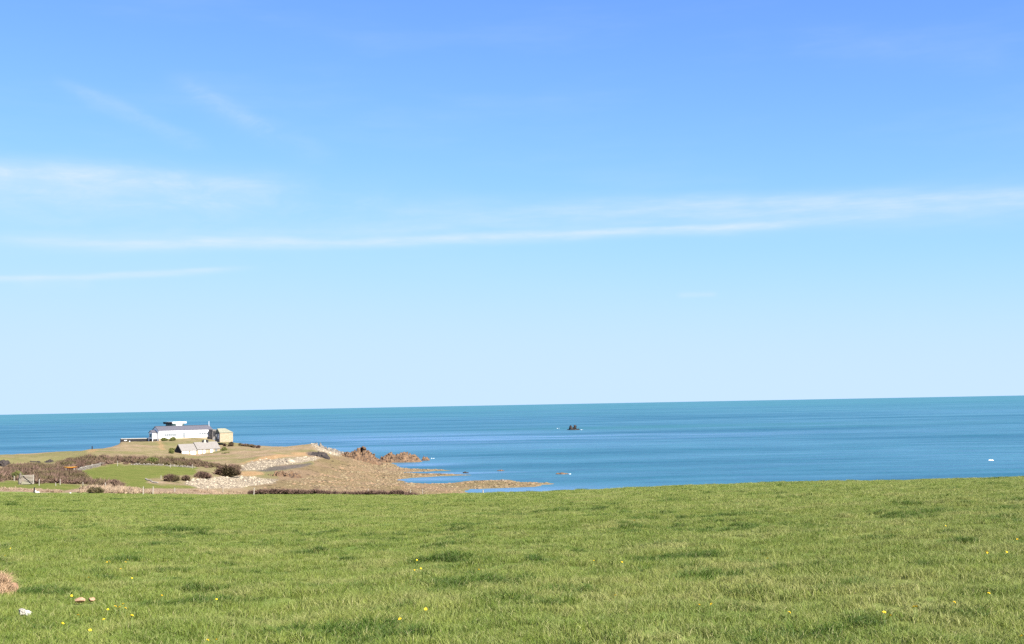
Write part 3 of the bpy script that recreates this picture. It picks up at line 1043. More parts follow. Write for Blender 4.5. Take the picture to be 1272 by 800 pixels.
GR = 'rocks off the point'
ridge('rock_outcrop', 412, 470, 440, [(412, 562), (418, 561.5), (425, 563), (432, 562.5), (438, 560), (444, 557.5), (449, 556), (453, 558), (458, 559.5), (464, 564), (470, 570)], 574, 5, M_ROCK,
      'jagged brown rock outcrop nearer the headland, the taller of the two at the point', 31, GR)
ridge('rock_outcrop', 471, 523, 468, [(471, 570), (477, 565), (484, 562.5), (489, 561.5), (494, 563), (500, 561.2), (508, 562), (514, 565), (519, 568), (523, 570)], 573.5, 4, M_ROCK,
      'long brown rock outcrop at the tip of the point, standing in the water', 32, GR)
ridge('rock_outcrop', 524, 533.5, 478, [(524, 569), (527, 565.5), (530, 566.5), (533.5, 569.5)], 572, 1.6, M_ROCK,
      'small brown rock in the water just off the tip of the point', 33, GR, 0.5)
ridge('rock_outcrop', 388, 430, 453, [(388, 551.5), (393, 549.5), (398, 551.5), (404, 555), (410, 557), (416, 557.5), (421, 560), (430, 563)], 566, 4, M_ROCKPALE,
      'pale grey broken rock ridge on the seaward edge of the headland', 34, GR, 0.6)
ridge('rock_outcrop', 330, 374, 322, [(330, 590), (338, 586), (347, 585.2), (354, 586.5), (361, 586), (367, 586.5), (374, 591)], 597, 2.6, M_ROCK,
      'reddish brown rock outcrop in the middle of the pale shingle beach', 35, None, 0.7)
ridge('rock_outcrop', 380, 408, 402, [(380, 565), (387, 562), (396, 560.5), (402, 561.5), (408, 565)], 567, 1.8, M_ROCKDARK_SHADE,
      'dark rock ledge in the eroded bank under the headland knoll', 36, None, 0.7)
for i, (a, b, t_, bs) in enumerate(((-6, 11, 571.0, 576.5), (17.5, 27, 573.0, 577), (37.5, 50, 572.0, 577), (55, 69, 570.8, 576.5))):
    Yc = 342.5 + a * 0.13  # dark rocks stand in for the shade inside the cliff hollows
    ridge('cliff_rock', a, b, Yc, [(a, t_ + 1.0), ((a + b) / 2, t_), (b, t_ + 0.7)], bs, 1.6, M_ROCKDARK_SHADE,
          ['dark rock hollow in the low cliff at the left edge of the picture',
           'smallest dark rock in the low cliff, above the wooden gate',
           'dark rock in the low cliff, third from the left edge',
           'rightmost dark rock in the low cliff behind the scrub'][i], 60 + i, 'rocks in the low cliff', 0.6)
# sea stack far out, waterline 965 m off
s0 = sea_pt(712, 534)
k = s0.y / F
rock('sea_stack', s0, M_ROCKDARK_SHADE, [(-3.0 * k, 0, 3.4 * k, 2.5 * k, 3.0, 3.2 * k), (2.2 * k, 0.5, 3.6 * k, 2.6 * k, 3.0, 3.2 * k), (-3.0 * k, 0, 1.2 * k, 2.9 * k, 3.0, 3.0 * k), (2.2 * k, 0.5, 1.2 * k, 2.9 * k, 3.0, 3.0 * k), (0, -0.6, 0, 6.5 * k, 3.2, 2.6 * k), (5.6 * k, 0, 0, 2.8 * k, 2, 1.7 * k), (-5.5 * k, 0, 0, 2.2 * k, 2, 1.2 * k)],
     71, 'dark twin-topped rock standing alone far out in the sea', 'rock', None, 3, 0.2)
for i, (px, py, wpx, hpx, mt, lb) in enumerate((
        (698, 589.0, 9.0, 2.2, M_ROCK, 'pale flat rock awash off the end of the shingle spit'),
        (578.5, 587.6, 3.6, 2.6, M_ROCKDARK_SHADE, 'small dark rock awash beyond the inlet'),
        (622, 585.0, 5.0, 1.6, M_ROCK, 'thin low brown rock awash right of the small dark rock'),
        (625, 597.5, 5.0, 2.4, M_ROCKPALE, 'pale rock lying on the top of the shingle spit'))):
    s0 = sea_pt(px, py)
    k = s0.y / F
    rock('rock', s0, mt, [(0, 0, 0, wpx * 0.7 * k, 1.0, hpx * k), (-0.5 * wpx * k, 0.2, 0, wpx * .5 * k, 0.8, hpx * .8 * k), (0.6 * wpx * k, 0, 0, wpx * .5 * k, 0.8, hpx * .6 * k)],
         80 + i, lb, 'rock', None, 3)

# sea foam where swell breaks on hidden rocks
M_FOAM = simple_mat('foam', (0.75, 0.78, 0.80), (0.85, 0.86, 0.87), 2.0, 0.9)
fv, ft = [], []
for px, py, wpx in ((693.5, 532.2, 3.5), (723, 533.8, 3), (1232, 571.8, 9), (537, 569.5, 4), (708, 589.0, 2.5)):
    s0 = sea_pt(px, py)
    k = s0.y / F
    for j in range(5):
        cx, cy = s0.x + rng.uniform(-1, 1) * wpx * 0.5 * k, s0.y + rng.uniform(-1.5, 1.5)
        rx, ry, h_ = rng.uniform(0.08, 0.24) * wpx * k, rng.uniform(0.3, 0.8), rng.uniform(0.08, 0.28) * (1.4 if px > 1000 else 1)
        b0 = len(fv)
        n_ = 9
        for q_ in range(n_):
            a = 2 * math.pi * q_ / n_
            rr = rng.uniform(0.7, 1.2)
            fv.append((cx + rx * rr * math.cos(a), cy + ry * rr * math.sin(a), -0.02))
        fv.append((cx, cy, h_))
        ft += [(b0 + q_, b0 + (q_ + 1) % n_, b0 + n_) for q_ in range(n_)]
tag(link('sea_foam', mesh_np('sea_foam', fv, ft, mat=M_FOAM)), 'white foam breaking on hidden rocks in the sea', 'foam', kind='stuff')


# stones on the beach and foreshore: nobody could count them
def scatter_mesh(name, templ_v, templ_t, pos, scl, rotz, mat, attr=None):
    n = len(pos)
    tv = np.asarray(templ_v)
    c, s_ = np.cos(rotz)[:, None], np.sin(rotz)[:, None]
    x = tv[None, :, 0] * scl[:, 0:1]
    y = tv[None, :, 1] * scl[:, 1:2]
    z = tv[None, :, 2] * scl[:, 2:3]
    vx = x * c - y * s_ + pos[:, 0:1]
    vy = x * s_ + y * c + pos[:, 1:2]
    vz = z + pos[:, 2:3]
    v = np.stack([vx, vy, vz], -1).reshape(-1, 3)
    t = (np.asarray(templ_t)[None] + (np.arange(n) * len(tv))[:, None, None]).reshape(-1, 3)
    me = mesh_np(name, v, t, mat=mat)
    if attr is not None:
        for k, a in attr.items():
            at_ = me.attributes.new(k, 'FLOAT', 'POINT')
            at_.data.foreach_set('value', np.repeat(a, len(tv)).astype(np.float32))
    return me


def attr_material(name, c1, c2, c3=None, rough=0.9, trans=0.0):
    m, t, b = material(name, rough, 0.15)
    f = t.attr('tint')
    c = t.mix(f, c1, c2)
    if c3:
        c = t.mix(t.ramp(t.noise(geo_pos(t), 0.16, 4, 0.6), 0.4, 0.65), c, c3)
    t.l.new(c, b.inputs['Base Color'])
    return m


def pick(polys, n, dens_noise=None):
    """random ground points that show inside photo polygons, from the land grid"""
    w = np.zeros(PX.size, bool)
    for p in polys:
        w |= poly_sd(PX.ravel() + 0.5 * jx.ravel(), PY.ravel() + 0.4 * jy.ravel(), p) > 0
    idx = np.nonzero(w & (ZZ.ravel() > 0.02))[0]
    if len(idx) == 0:
        return np.zeros((0, 3))
    # weight by ground area of a cell
    a = (YY.ravel() + 20)[idx]
    s = rng.choice(idx, n, p=a / a.sum())
    x = XX.ravel()[s] + rng.uniform(-0.5, 0.5, n)
    y = YY.ravel()[s] + rng.uniform(-0.6, 0.6, n)
    return np.stack([x, y, height(x, y)], -1)


iv, it = ico(1, 5)
M_BEACH = attr_material('beach_stone', (0.094, 0.074, 0.054), (0.313, 0.264, 0.190))
M_WEEDROCK = attr_material('weedy_stone', (0.057, 0.046, 0.026), (0.206, 0.164, 0.095), (0.186, 0.120, 0.071))
pts = pick([[(230, 600.5), (240, 595.5), (262, 592.5), (300, 590.5), (346, 596.5), (340, 600.5), (292, 606), (250, 607)],
            [(296, 584), (300, 579), (312, 574), (328, 570), (360, 569.5), (398, 567), (390, 573), (345, 578), (322, 584)],
            [(386, 551), (394, 550), (428, 563), (418, 567), (396, 559)]], 7000)
n = len(pts)
sc_ = rng.lognormal(-2.05, 0.5, n)
o = link('beach_stones', scatter_mesh('beach_stones', iv, it, pts, np.stack([sc_ * 1.2, sc_, sc_ * 0.7], -1), rng.uniform(0, 6.28, n), M_BEACH, {'tint': rng.random(n)}))
tag(o, 'pale rounded stones of the shingle beach below the headland', 'stones', kind='stuff')
pts = pick([FORE], 14000)
pts = pts[(pts[:, 2] < 3.0)]
n = len(pts)
sc_ = rng.lognormal(-1.9, 0.5, n)
o = link('foreshore_stones', scatter_mesh('foreshore_stones', iv, it, pts, np.stack([sc_ * 1.5, sc_, sc_ * 0.55], -1), rng.uniform(0, 6.28, n), M_WEEDROCK, {'tint': rng.random(n)}))
tag(o, 'brown weedy stones covering the tidal flat and spit', 'stones', kind='stuff')


# ------------------------------------------------------------------ shrubs
def twig_template(seed, n=90, leafy=False):
    r = np.random.default_rng(seed)
    v, t = [], []
    for i in range(n):
        u = r.normal(size=3)
        u[2] = abs(u[2]) + 0.25
        u /= np.linalg.norm(u)
        base = r.uniform(-0.28, 0.28, 3) * np.array([1, 1, 0.3]) + np.array([0, 0, 0.02])
        if leafy:
            c = base + u * r.uniform(0.35, 1.0)
            a = r.normal(size=3)
            a /= np.linalg.norm(a)
            b = np.cross(a, r.normal(size=3))
            b /= np.linalg.norm(b) + 1e-9
            s = r.uniform(0.07, 0.16)
            k = len(v)
            v += [c - a * s, c + b * s * 0.6, c + a * s, c - b * s * 0.6]
            t += [(k, k + 1, k + 2), (k, k + 2, k + 3)]
        else:
            tip = base + u * r.uniform(0.55, 1.08)
            side = np.cross(u, r.normal(size=3))
            side /= np.linalg.norm(side)
            wd = r.uniform(0.03, 0.07)
            k = len(v)
            mid = (base + tip) / 2 + r.normal(size=3) * 0.06
            v += [base - side * wd * 0.6, base + side * wd * 0.6, mid + side * wd, tip, mid - side * wd]
            t += [(k, k + 1, k + 2), (k, k + 2, k + 4), (k + 4, k + 2, k + 3)]
    return np.array(v), np.array(t)


TW = [twig_template(s_) for s_ in (1, 2, 3)]
LF = [twig_template(s_, 170, True) for s_ in (5, 6)]
M_SCRUB = attr_material('bramble_twigs', (0.057, 0.034, 0.025), (0.153, 0.098, 0.074), (0.079, 0.065, 0.030))
M_HEDGE = attr_material('hedge_twigs', (0.059, 0.036, 0.027), (0.148, 0.096, 0.071))
M_DRYGRASS = attr_material('dead_bracken', (0.180, 0.120, 0.075), (0.300, 0.228, 0.156))
M_GREENSHRUB = attr_material('gorse_leaves', (0.055, 0.070, 0.018), (0.145, 0.145, 0.045))


def scrub_mass(name, polys, n, r0, r1, mat, label, cat, tmpl, hz=1.0, kind='stuff'):
    pts_ = pick(polys, n)
    n_ = len(pts_)
    rr = rng.uniform(r0, r1, n_) * (0.35 + 1.25 * fbm(pts_[:, 0] / 5, pts_[:, 1] / 7, 9, 2))
    me = scatter_mesh(name, tmpl[0], tmpl[1], pts_ - np.array([0, 0, 0.1]), np.stack([rr, rr, rr * hz * rng.uniform(0.8, 1.2, n_)], -1), rng.uniform(0, 6.28, n_), mat,
                      {'tint': np.clip(fbm(pts_[:, 0] / 3, pts_[:, 1] / 3, 12, 2) * 0.7 + rng.random(n_) * 0.4 - 0.05, 0, 1)})
    o_ = link(name, me)
    tag(o_, label, cat, kind=kind)
    return o_


scrub_mass('bramble_scrub', [[(-60, 592), (0, 587), (16, 580), (40, 579), (70, 580), (96, 586), (106, 593), (126, 599), (158, 605), (150, 607), (112, 602), (76, 600.5), (46, 601), (20, 596), (0, 598), (-60, 600)]],
           1500, 0.7, 1.35, M_SCRUB, 'reddish brown leafless scrub filling the hollow left of the green meadow', 'scrub', TW[0])
scrub_mass('bramble_scrub', [[(66, 581), (88, 573), (120, 570), (160, 571), (200, 572), (240, 574), (275, 578), (296, 582), (296, 584), (240, 579.5), (165, 576.5), (135, 576.5), (115, 579), (100, 583), (80, 584)]],
           850, 0.8, 1.5, M_SCRUB, 'reddish brown leafless scrub belt along the top of the green meadow', 'scrub', TW[1])
scrub_mass('dead_bracken', [[(94, 614.5), (108, 607), (135, 603), (160, 607), (186, 611), (186, 615), (130, 615)]],
           420, 0.35, 0.7, M_DRYGRASS, 'rusty dead bracken on the bank at the far edge of the pasture', 'bracken', TW[2])
scrub_mass('dead_bracken', [[(184, 612), (240, 610), (310, 611), (312, 616), (184, 616)]],
           420, 0.25, 0.5, M_DRYGRASS, 'low pinkish dead grass fringe along the pasture edge beside the hedge', 'dead grass', TW[2])
scrub_mass('dead_bracken', [[(-60, 607), (40, 606.8), (80, 610), (80, 612), (40, 611.5), (-60, 612)]],
           260, 0.25, 0.5, M_DRYGRASS, 'low bank of dead grass between two green strips at far left', 'dead grass', TW[2])


def shrub(name, px, py, wpx, hpx, mat, label, cat='bush', group=None, tmpl=None, n=None, seed=0, Y=None, long=1.0):
    """one bush: clumps on a dome, base at the ground under pixel (px, py)"""
    r = np.random.default_rng(seed + 100)
    p = hit(px, py) if Y is None else P(px, py, Y)
    if Y is not None:
        p.z = gz(p.x, p.y)
    k = p.y / F
    w, h_ = wpx * k / 2, hpx * k
    n = n or int(max(14, min(90, 22 * w * h_)))
    u = r.normal(size=(n, 3))
    u /= np.linalg.norm(u, axis=1)[:, None]
    u *= r.random(n)[:, None] ** 0.4
    u[:, 2] = abs(u[:, 2])
    cr = 0.42 * min(w, h_) + 0.15
    pos = u * np.array([max(w - cr * 0.6, 0.1), max(min(w, 1.6) * long - cr * 0.5, 0.1), max(h_ - cr, 0.05)])
    rr = cr * r.uniform(0.7, 1.2, n)
    tm = tmpl or TW[seed % 3]
    me = scatter_mesh(name, tm[0], tm[1], pos, np.stack([rr, rr, rr], -1), r.uniform(0, 6.28, n), mat, {'tint': np.clip(r.random(n), 0, 1)})
    e = empty(name, p, 0)
    tag(e, label, cat, group)
    link('branches', me, e)
    bm = bmesh.new()
    for q_ in range(3):
        a = r.uniform(0, 6.28)
        bmesh.ops.create_cone(bm, cap_ends=True, segments=5, radius1=0.06, radius2=0.03, depth=h_ * 0.8,
                              matrix=Matrix.Translation((0.15 * math.cos(a), 0.15 * math.sin(a), h_ * 0.3)) @ Matrix.Rotation(0.3 * math.cos(a), 4, 'X'))
    ms = bpy.data.meshes.new('stem')
    bm.to_mesh(ms)
    bm.free()
    ms.materials.append(M_DARKSTONE_SHADE)
    link('stem', ms, e)
    return e


G1 = 'bare bushes between the meadow and the beach'
for i, (px, py, wp, hp_, mt, lb, tm, Y_) in enumerate((
        (282, 592.0, 34, 17, M_SCRUB, 'largest reddish brown bare bush beside the shingle beach', TW[0], None),
        (252, 594.5, 22, 11, M_SCRUB, 'medium bare brown bush just left of the largest one by the beach', TW[1], None),
        (231, 597.5, 13, 10, M_SCRUB, 'small bare brown bush at the right of the pair on the meadow edge', TW[2], None),
        (213, 598.0, 22, 11, M_SCRUB, 'bare brown bush at the left of the pair on the meadow edge', TW[0], None),
        (117, 612.5, 26, 9, M_SCRUB, 'rounded rusty brown bush on the bank at the pasture edge', TW[1], None),
        (140, 603.0, 26, 9, M_SCRUB, 'brown bush at the right end of the scrub above the bank', TW[2], None),
        (189, 575.5, 17, 8, M_GREENSHRUB, 'round green gorse bush in the scrub belt above the meadow', LF[0], None),
        (204, 548.2, 9, 5, M_GREENSHRUB, 'left green shrub in front of the white house', LF[1], 474),
        (214.5, 547.6, 9, 5.5, M_GREENSHRUB, 'right darker green shrub in front of the white house', LF[0], 474),
        (279, 546.0, 5, 5, M_SCRUB, 'small dark shrub against the front of the cream outbuilding', TW[0], 461),
        (287, 546.5, 8, 7, M_SCRUB, 'brown bush at the right corner of the cream outbuilding', TW[1], 461),
        (213.5, 559.5, 8, 5, M_GREENSHRUB, 'upper olive shrub left of the barn', LF[1], 433),
        (213, 566.5, 8, 5.5, M_GREENSHRUB, 'lower olive shrub left of the barn', LF[0], 423),
        (278, 561.5, 9, 4.5, M_GREENSHRUB, 'small green shrub right of the barn', LF[1], 436),
        (157, 551.8, 9, 3.5, M_SCRUB, 'low dark red shrub at the foot of the garden wall', TW[2], 479),
        (22, 597, 15, 14, M_GREENSHRUB, 'dark green shrub behind the wooden gate', LF[0], 224))):
    shrub('bush', px, py, wp, hp_, mt, lb, 'bush', G1 if i < 4 else None, tm, seed=i, Y=Y_)


def hedge(name, p0, p1, hgt, wid, n, mat, label, tm, seed, ground=True):
    r = np.random.default_rng(seed)
    k = r.random(n)
    x = p0.x + (p1.x - p0.x) * k + r.uniform(-.1, .1, n)
    y = p0.y + (p1.y - p0.y) * k + r.uniform(-wid / 2, wid / 2, n)
    z = height(x, y) + r.random(n) * hgt * 0.4
    rr = hgt * r.uniform(0.42, 0.68, n)
    me = scatter_mesh(name, tm[0], tm[1], np.stack([x, y, z], -1), np.stack([rr, rr, rr], -1), r.uniform(0, 6.28, n), mat, {'tint': r.random(n)})
    o_ = link(name, me)
    tag(o_, label, 'hedge')
    return o_


hedge('hedge', P(312, 615, 167.5), P(545, 615, 148.5), 1.05, 0.9, 620, M_HEDGE, 'long low bare brown hedge along the far edge of the pasture', TW[0], 3)
pa, pb = P(296, 549.5, 466), P(322, 556.5, 446)
hedge('hedge', pa, pb, 1.2, 1.6, 110, M_SCRUB, 'short dark hedge running down the slope right of the outbuilding', TW[1], 4)
pa, pb = P(276, 565, 425), P(285, 565.5, 425)
hedge('hedge', pa, pb, 0.5, 0.6, 22, M_GREENSHRUB, 'very short dark green hedge below the shrub right of the barn', LF[1], 5)


# ------------------------------------------------------------------ dry stone walls
def stone_wall(pts_px, hgt, wid, label, seed, mat=M_PALESTONE):
    """low wall built of rough stones along ground points"""
    r = np.random.default_rng(seed)
    P3 = [hit(*p) for p in pts_px]
    root = empty('stone_wall', P3[0], 0)
    tag(root, label, 'wall')
    allp, alls, allr = [], [], []
    for a, b in zip(P3[:-1], P3[1:]):
        d = b - a
        ln = d.length
        ang = math.atan2(d.y, d.x)
        nz = max(1, int(hgt / 0.26))
        for row in range(nz):
            for i in range(int(ln / 0.42)):
                k = (i + 0.5 * (row % 2)) * 0.42 / ln
                if nz > 1 and row == nz - 1 and r.random() < 0.35:
                    continue
                x, y = a.x + d.x * k, a.y + d.y * k
                allp.append((x - P3[0].x, y - P3[0].y, gz(x, y) + 0.10 + row * 0.25 - P3[0].z))
                alls.append((r.uniform(.2, .29), wid / 2 * r.uniform(.8, 1.1), r.uniform(.12, .18)))
                allr.append(ang + r.uniform(-.12, .12))
    me = scatter_mesh('stonework', iv, it, np.array(allp), np.array(alls), np.array(allr), mat, {'tint': r.random(len(allp))})
    link('stonework', me, root)
    return root


M_WALLSTONE = attr_material('wall_stone', (0.090, 0.079, 0.068), (0.225, 0.203, 0.165))
stone_wall([(97, 587), (113, 582), (129, 578)], 0.8, 0.5, 'pale drystone wall on the left side of the green meadow', 1, M_WALLSTONE)
stone_wall([(163, 577.5), (205, 579), (244, 581)], 0.7, 0.5, 'dark drystone wall along the foot of the scrub belt above the meadow', 2, M_WALLSTONE)
stone_wall([(181, 595.5), (188, 598.5), (197, 601)], 0.3, 0.4, 'short low stone wall at the right end of the meadow', 3, M_WALLSTONE)

# ------------------------------------------------------------------ fence posts, gate and the small things by them
post_m = {}


def fence_post(px, py, hpx, label, group, lean=0.0, mat=M_WOOD, w=0.13, Y=None):
    p = hit(px, py) if Y is None else P(px, py, Y)
    if Y is not None:
        p.z = gz(p.x, p.y)
    h_ = hpx * p.y / F
    bm = bmesh.new()
    r = bmesh.ops.create_cone(bm, cap_ends=True, segments=7, radius1=w / 2 * 1.05, radius2=w / 2 * 0.9, depth=h_ + 0.3, matrix=Matrix.Translation((0, 0, (h_ - 0.3) / 2)))
    for v in bm.verts:                       # sawn at a slant
        if v.co.z > h_ * 0.8:
            v.co.z += v.co.x * 0.6
    me = bpy.data.meshes.new('fence_post')
    bm.to_mesh(me)
    bm.free()
    me.materials.append(mat)
    o_ = link('fence_post', me)
    o_.location = p
    o_.rotation_euler = (0, lean, random.uniform(0, 6))
    tag(o_, label, 'post', group)
    return o_


GP = 'wooden fence posts on the headland'
EDGE_L = 'grey wooden fence post along the far edge of the pasture'
for px, py, h_, lb, ln in (
        (17.6, 597.5, 6, 'pale wooden fence post just left of the gate', 0),
        (48.5, 603.5, 8, 'pale wooden fence post just right of the gate', 0.05),
        (69.3, 603.5, 4, 'short stub of fence post in front of the scrub', 0.05),
        (74.7, 602.5, 7, 'tall pale fence post in front of the scrub beside the short stub', 0),
        (103, 604, 5, 'fence post at the foot of the scrub near the rusty bush', 0),
        (131, 606, 6, 'fence post on the bank right of the rusty bush', 0.05),
        (177.8, 614.5, 10, 'tallest pale fence post on the bank below the meadow', 0.02),
        (190, 613.5, 9, 'fence post just right of the tallest one below the meadow', -0.03),
        (217, 612, 6, 'fence post below the pair of bare bushes', 0),
        (277, 612, 6, 'fence post in the dead grass left of the long hedge', 0),
        (315.3, 615.2, 9, 'white-topped fence post at the left end of the long hedge', 0.06),
        (457.5, 615.3, 8, 'fence post standing in the right half of the long hedge', 0),
        (510, 615.2, 7, 'fence post near the right end of the long hedge, left of another', 0),
        (525, 614.8, 7.5, 'last fence post at the right end of the long hedge', 0),
        (600, 613.2, 4.5, 'lone fence post on the pasture edge before the water pocket', 0.04),
        (146, 579, 6, 'fence post in the upper left corner of the meadow', 0),
        (211.5, 581, 5, 'fence post at the stone wall above the middle of the meadow', 0),
        (239, 582, 5, 'fence post at the upper right corner of the meadow', 0),
        (200, 595.5, 5, 'fence post beside the left bare bush at the meadow edge', 0)):
    fence_post(px, py, h_, lb, GP, ln)
fence_post(114.5, 559.0, 4.0, 'small dark post at the top of the path on the skyline', None, 0, M_DARKWOOD_SHADE, 0.4, Y=424)
fence_post(42.3, 612.0, 6.5, 'dark leaning post in the dead grass bank below the gate', None, 0.1, M_DARKWOOD_SHADE, 0.22)
p = hit(45.5, 612.5)
rock('stone', p, M_STONEWHITE, [(0.1, 0, 0.1, 0.34, 0.2, 0.16), (-0.15, 0, 0.25, 0.16, 0.14, 0.17)], 91, 'white stone leaning beside the dark post in the bank', 'stone', None, 2)
p = hit(87, 613)
rock('stone', p, M_STONEWHITE, [(0, 0, 0.05, 0.2, 0.14, 0.10)], 92, 'small white stone at the pasture edge left of the rusty bush', 'stone', None, 2)

gp = hit(33, 602)
kk = gp.y / F
gate = empty('field_gate', gp, math.radians(8))
tag(gate, 'grey weathered wooden field gate with a dark diagonal brace in front of scrub', 'gate')
gw_, gh_ = 16.5 * kk, 12.0 * kk
for sx_ in (-1, 1):
    part('gate_stile', gate, M_WOOD, (sx_ * gw_ / 2 - .06, sx_ * gw_ / 2 + .06, -0.05, 0.05, 0.05, gh_))
for i in range(7):
    z = 0.14 + i * (gh_ - 0.25) / 6
    part('gate_bar', gate, M_WOOD, (-gw_ / 2 + 0.061, gw_ / 2 - 0.061, -0.03, 0.03, z - 0.06, z + 0.06))
bm = bmesh.new()
bev_box(bm, -1.0, 1.0, -0.08, -0.035, -0.06, 0.06)
bmesh.ops.rotate(bm, verts=bm.verts, cent=(0, 0, 0), matrix=Matrix.Rotation(math.atan2(gh_ * 0.8, gw_ * 0.62), 3, 'Y'))
bmesh.ops.translate(bm, verts=bm.verts, vec=(0.1, 0, gh_ * 0.5))
me = bpy.data.meshes.new('brace')
bm.to_mesh(me)
bm.free()
me.materials.append(M_DARKWOOD_SHADE)
link('brace', me, gate)
pp = hit(25, 602)
rock('stone_gatepost', pp, M_ROCKPALE, [(0, 0, 0.5, 0.32, 0.3, 0.75), (0.03, 0, 1.25, 0.24, 0.24, 0.75)], 93, 'pointed pale stone gatepost at the left end of the wooden gate', 'gatepost', None, 3, 0.15)

# orange and yellow hull lying at the edge of the scrub
M_ORANGE = simple_mat('orange_hull', (0.40, 0.10, 0.015), (0.46, 0.13, 0.02), 0.8, 0.4, 0.4)
M_YELLOW = simple_mat('yellow_deck', (0.42, 0.24, 0.02), (0.46, 0.28, 0.03), 0.8, 0.4, 0.4)
kp = hit(92, 584.5)
ky = empty('small_boat', (kp.x, kp.y - 2.2, gz(kp.x, kp.y - 2.2) + 0.8), math.radians(4))
tag(ky, 'orange and yellow hull lying at the edge of the scrub', 'boat')
for nm, mt, zk, z0 in (('hull', M_ORANGE, -0.3, 0.0), ('deck', M_YELLOW, 0.07, 0.004)):
    vv, qq = [], []
    N, R_ = 13, 7
    for i in range(N):
        x = -1.5 + 3.0 * i / (N - 1)
        wd = 0.36 * max(0.02, 1 - (abs(x) / 1.5) ** 2.4)
        for j in range(R_):
            a = math.pi * j / (R_ - 1)
            vv.append((x, wd * math.cos(a), z0 + zk * math.sin(a) * (wd / 0.36) + 0.10 * (x / 1.5) ** 2))
    for i in range(N - 1):
        for j in range(R_ - 1):
            qq.append((i * R_ + j, (i + 1) * R_ + j, (i + 1) * R_ + j + 1, i * R_ + j + 1))
    link(nm, mesh_np(nm, vv, None, qq, mt, True), ky)
part('cradle', ky, M_WOOD, (-0.9, -0.75, -0.3, 0.3, -1.0, -0.26))
part('cradle', ky, M_WOOD, (0.75, 0.9, -0.3, 0.3, -1.0, -0.26))


# ------------------------------------------------------------------ pasture grass
def blade_tuft(seed, n, rad_, h0, h1, wd, lean):
    r = np.random.default_rng(seed)
    v, t = [], []
    for i in range(n):
        a, rr = r.uniform(0, 2 * math.pi), rad_ * math.sqrt(r.random())
        b = np.array([rr * math.cos(a), rr * math.sin(a), -0.01])
        h_ = r.uniform(h0, h1)
        la = r.uniform(0, 2 * math.pi)
        ld = np.array([math.cos(la), math.sin(la), 0]) * h_ * lean * r.uniform(0.2, 1.0)
        fa = r.uniform(0, math.pi)
        sd_ = np.array([math.cos(fa), math.sin(fa), 0]) * wd * r.uniform(0.7, 1.3) / 2
        m1 = b + ld * 0.3 + np.array([0, 0, h_ * 0.6])
        tip = b + ld + np.array([0, 0, h_ * r.uniform(0.85, 1.0)])
        k = len(v)
        v += [b - sd_, b + sd_, m1 + sd_ * 0.8, m1 - sd_ * 0.8, tip]
        t += [(k, k + 1, k + 2), (k, k + 2, k + 3), (k + 3, k + 2, k + 4)]
    return np.array(v), np.array(t)


def grass_material(name, dark, light, dry):
    m, t, b = material(name, 0.6, 0.25)
    out = [n for n in t.n if n.type == 'OUTPUT_MATERIAL'][0]
    ti = t.attr('tint', 'INSTANCER')
    dr_ = t.attr('dryness', 'INSTANCER')
    c = t.mix(ti, dark, light)
    c = t.mix(dr_, c, dry)
    # blades are paler towards the tip, and a few are straw
    isl = t.new('ShaderNodeNewGeometry').outputs['Random Per Island']
    c = t.mix(t.ramp(isl, 0.86, 0.98, 0.0, 0.7), c, (0.36, 0.32, 0.16))
    c = t.mix(t.ramp(isl, 0.0, 0.35, 0.35, 0.0), c, (0.055, 0.095, 0.014))
    t.l.new(c, b.inputs['Base Color'])
    tr = t.new('ShaderNodeBsdfTranslucent')
    t.l.new(t.mix(0.35, c, (0.16, 0.22, 0.02)), tr.inputs['Color'])
    mx = t.new('ShaderNodeMixShader')
    mx.inputs[0].default_value = 0.28
    t.l.new(b.outputs[0], mx.inputs[1])
    t.l.new(tr.outputs[0], mx.inputs[2])
    t.l.new(mx.outputs[0], out.inputs['Surface'])
    return m


M_GRASS = grass_material('grass_blades', (0.080, 0.125, 0.014), (0.168, 0.200, 0.036), (0.290, 0.265, 0.105))
M_LUSH = grass_material('lush_grass_blades', (0.030, 0.062, 0.006), (0.070, 0.120, 0.014), (0.13, 0.14, 0.03))
TUFTS = bpy.data.collections.new('grass_tuft_shapes')
for i, a in enumerate(((1, 62, .13, .045, .11, .0052, .9), (2, 62, .13, .045, .12, .0052, 1.1), (3, 62, .14, .04, .10, .0056, 1.3),
                       (4, 70, .15, .12, .27, .009, .9), (5, 70, .16, .10, .24, .009, 1.2))):
    v, t = blade_tuft(*a)
    ob_ = bpy.data.objects.new('tuft_%d' % i, mesh_np('tuft_%d' % i, v, t, mat=M_GRASS if i < 3 else M_LUSH))
    TUFTS.objects.link(ob_)


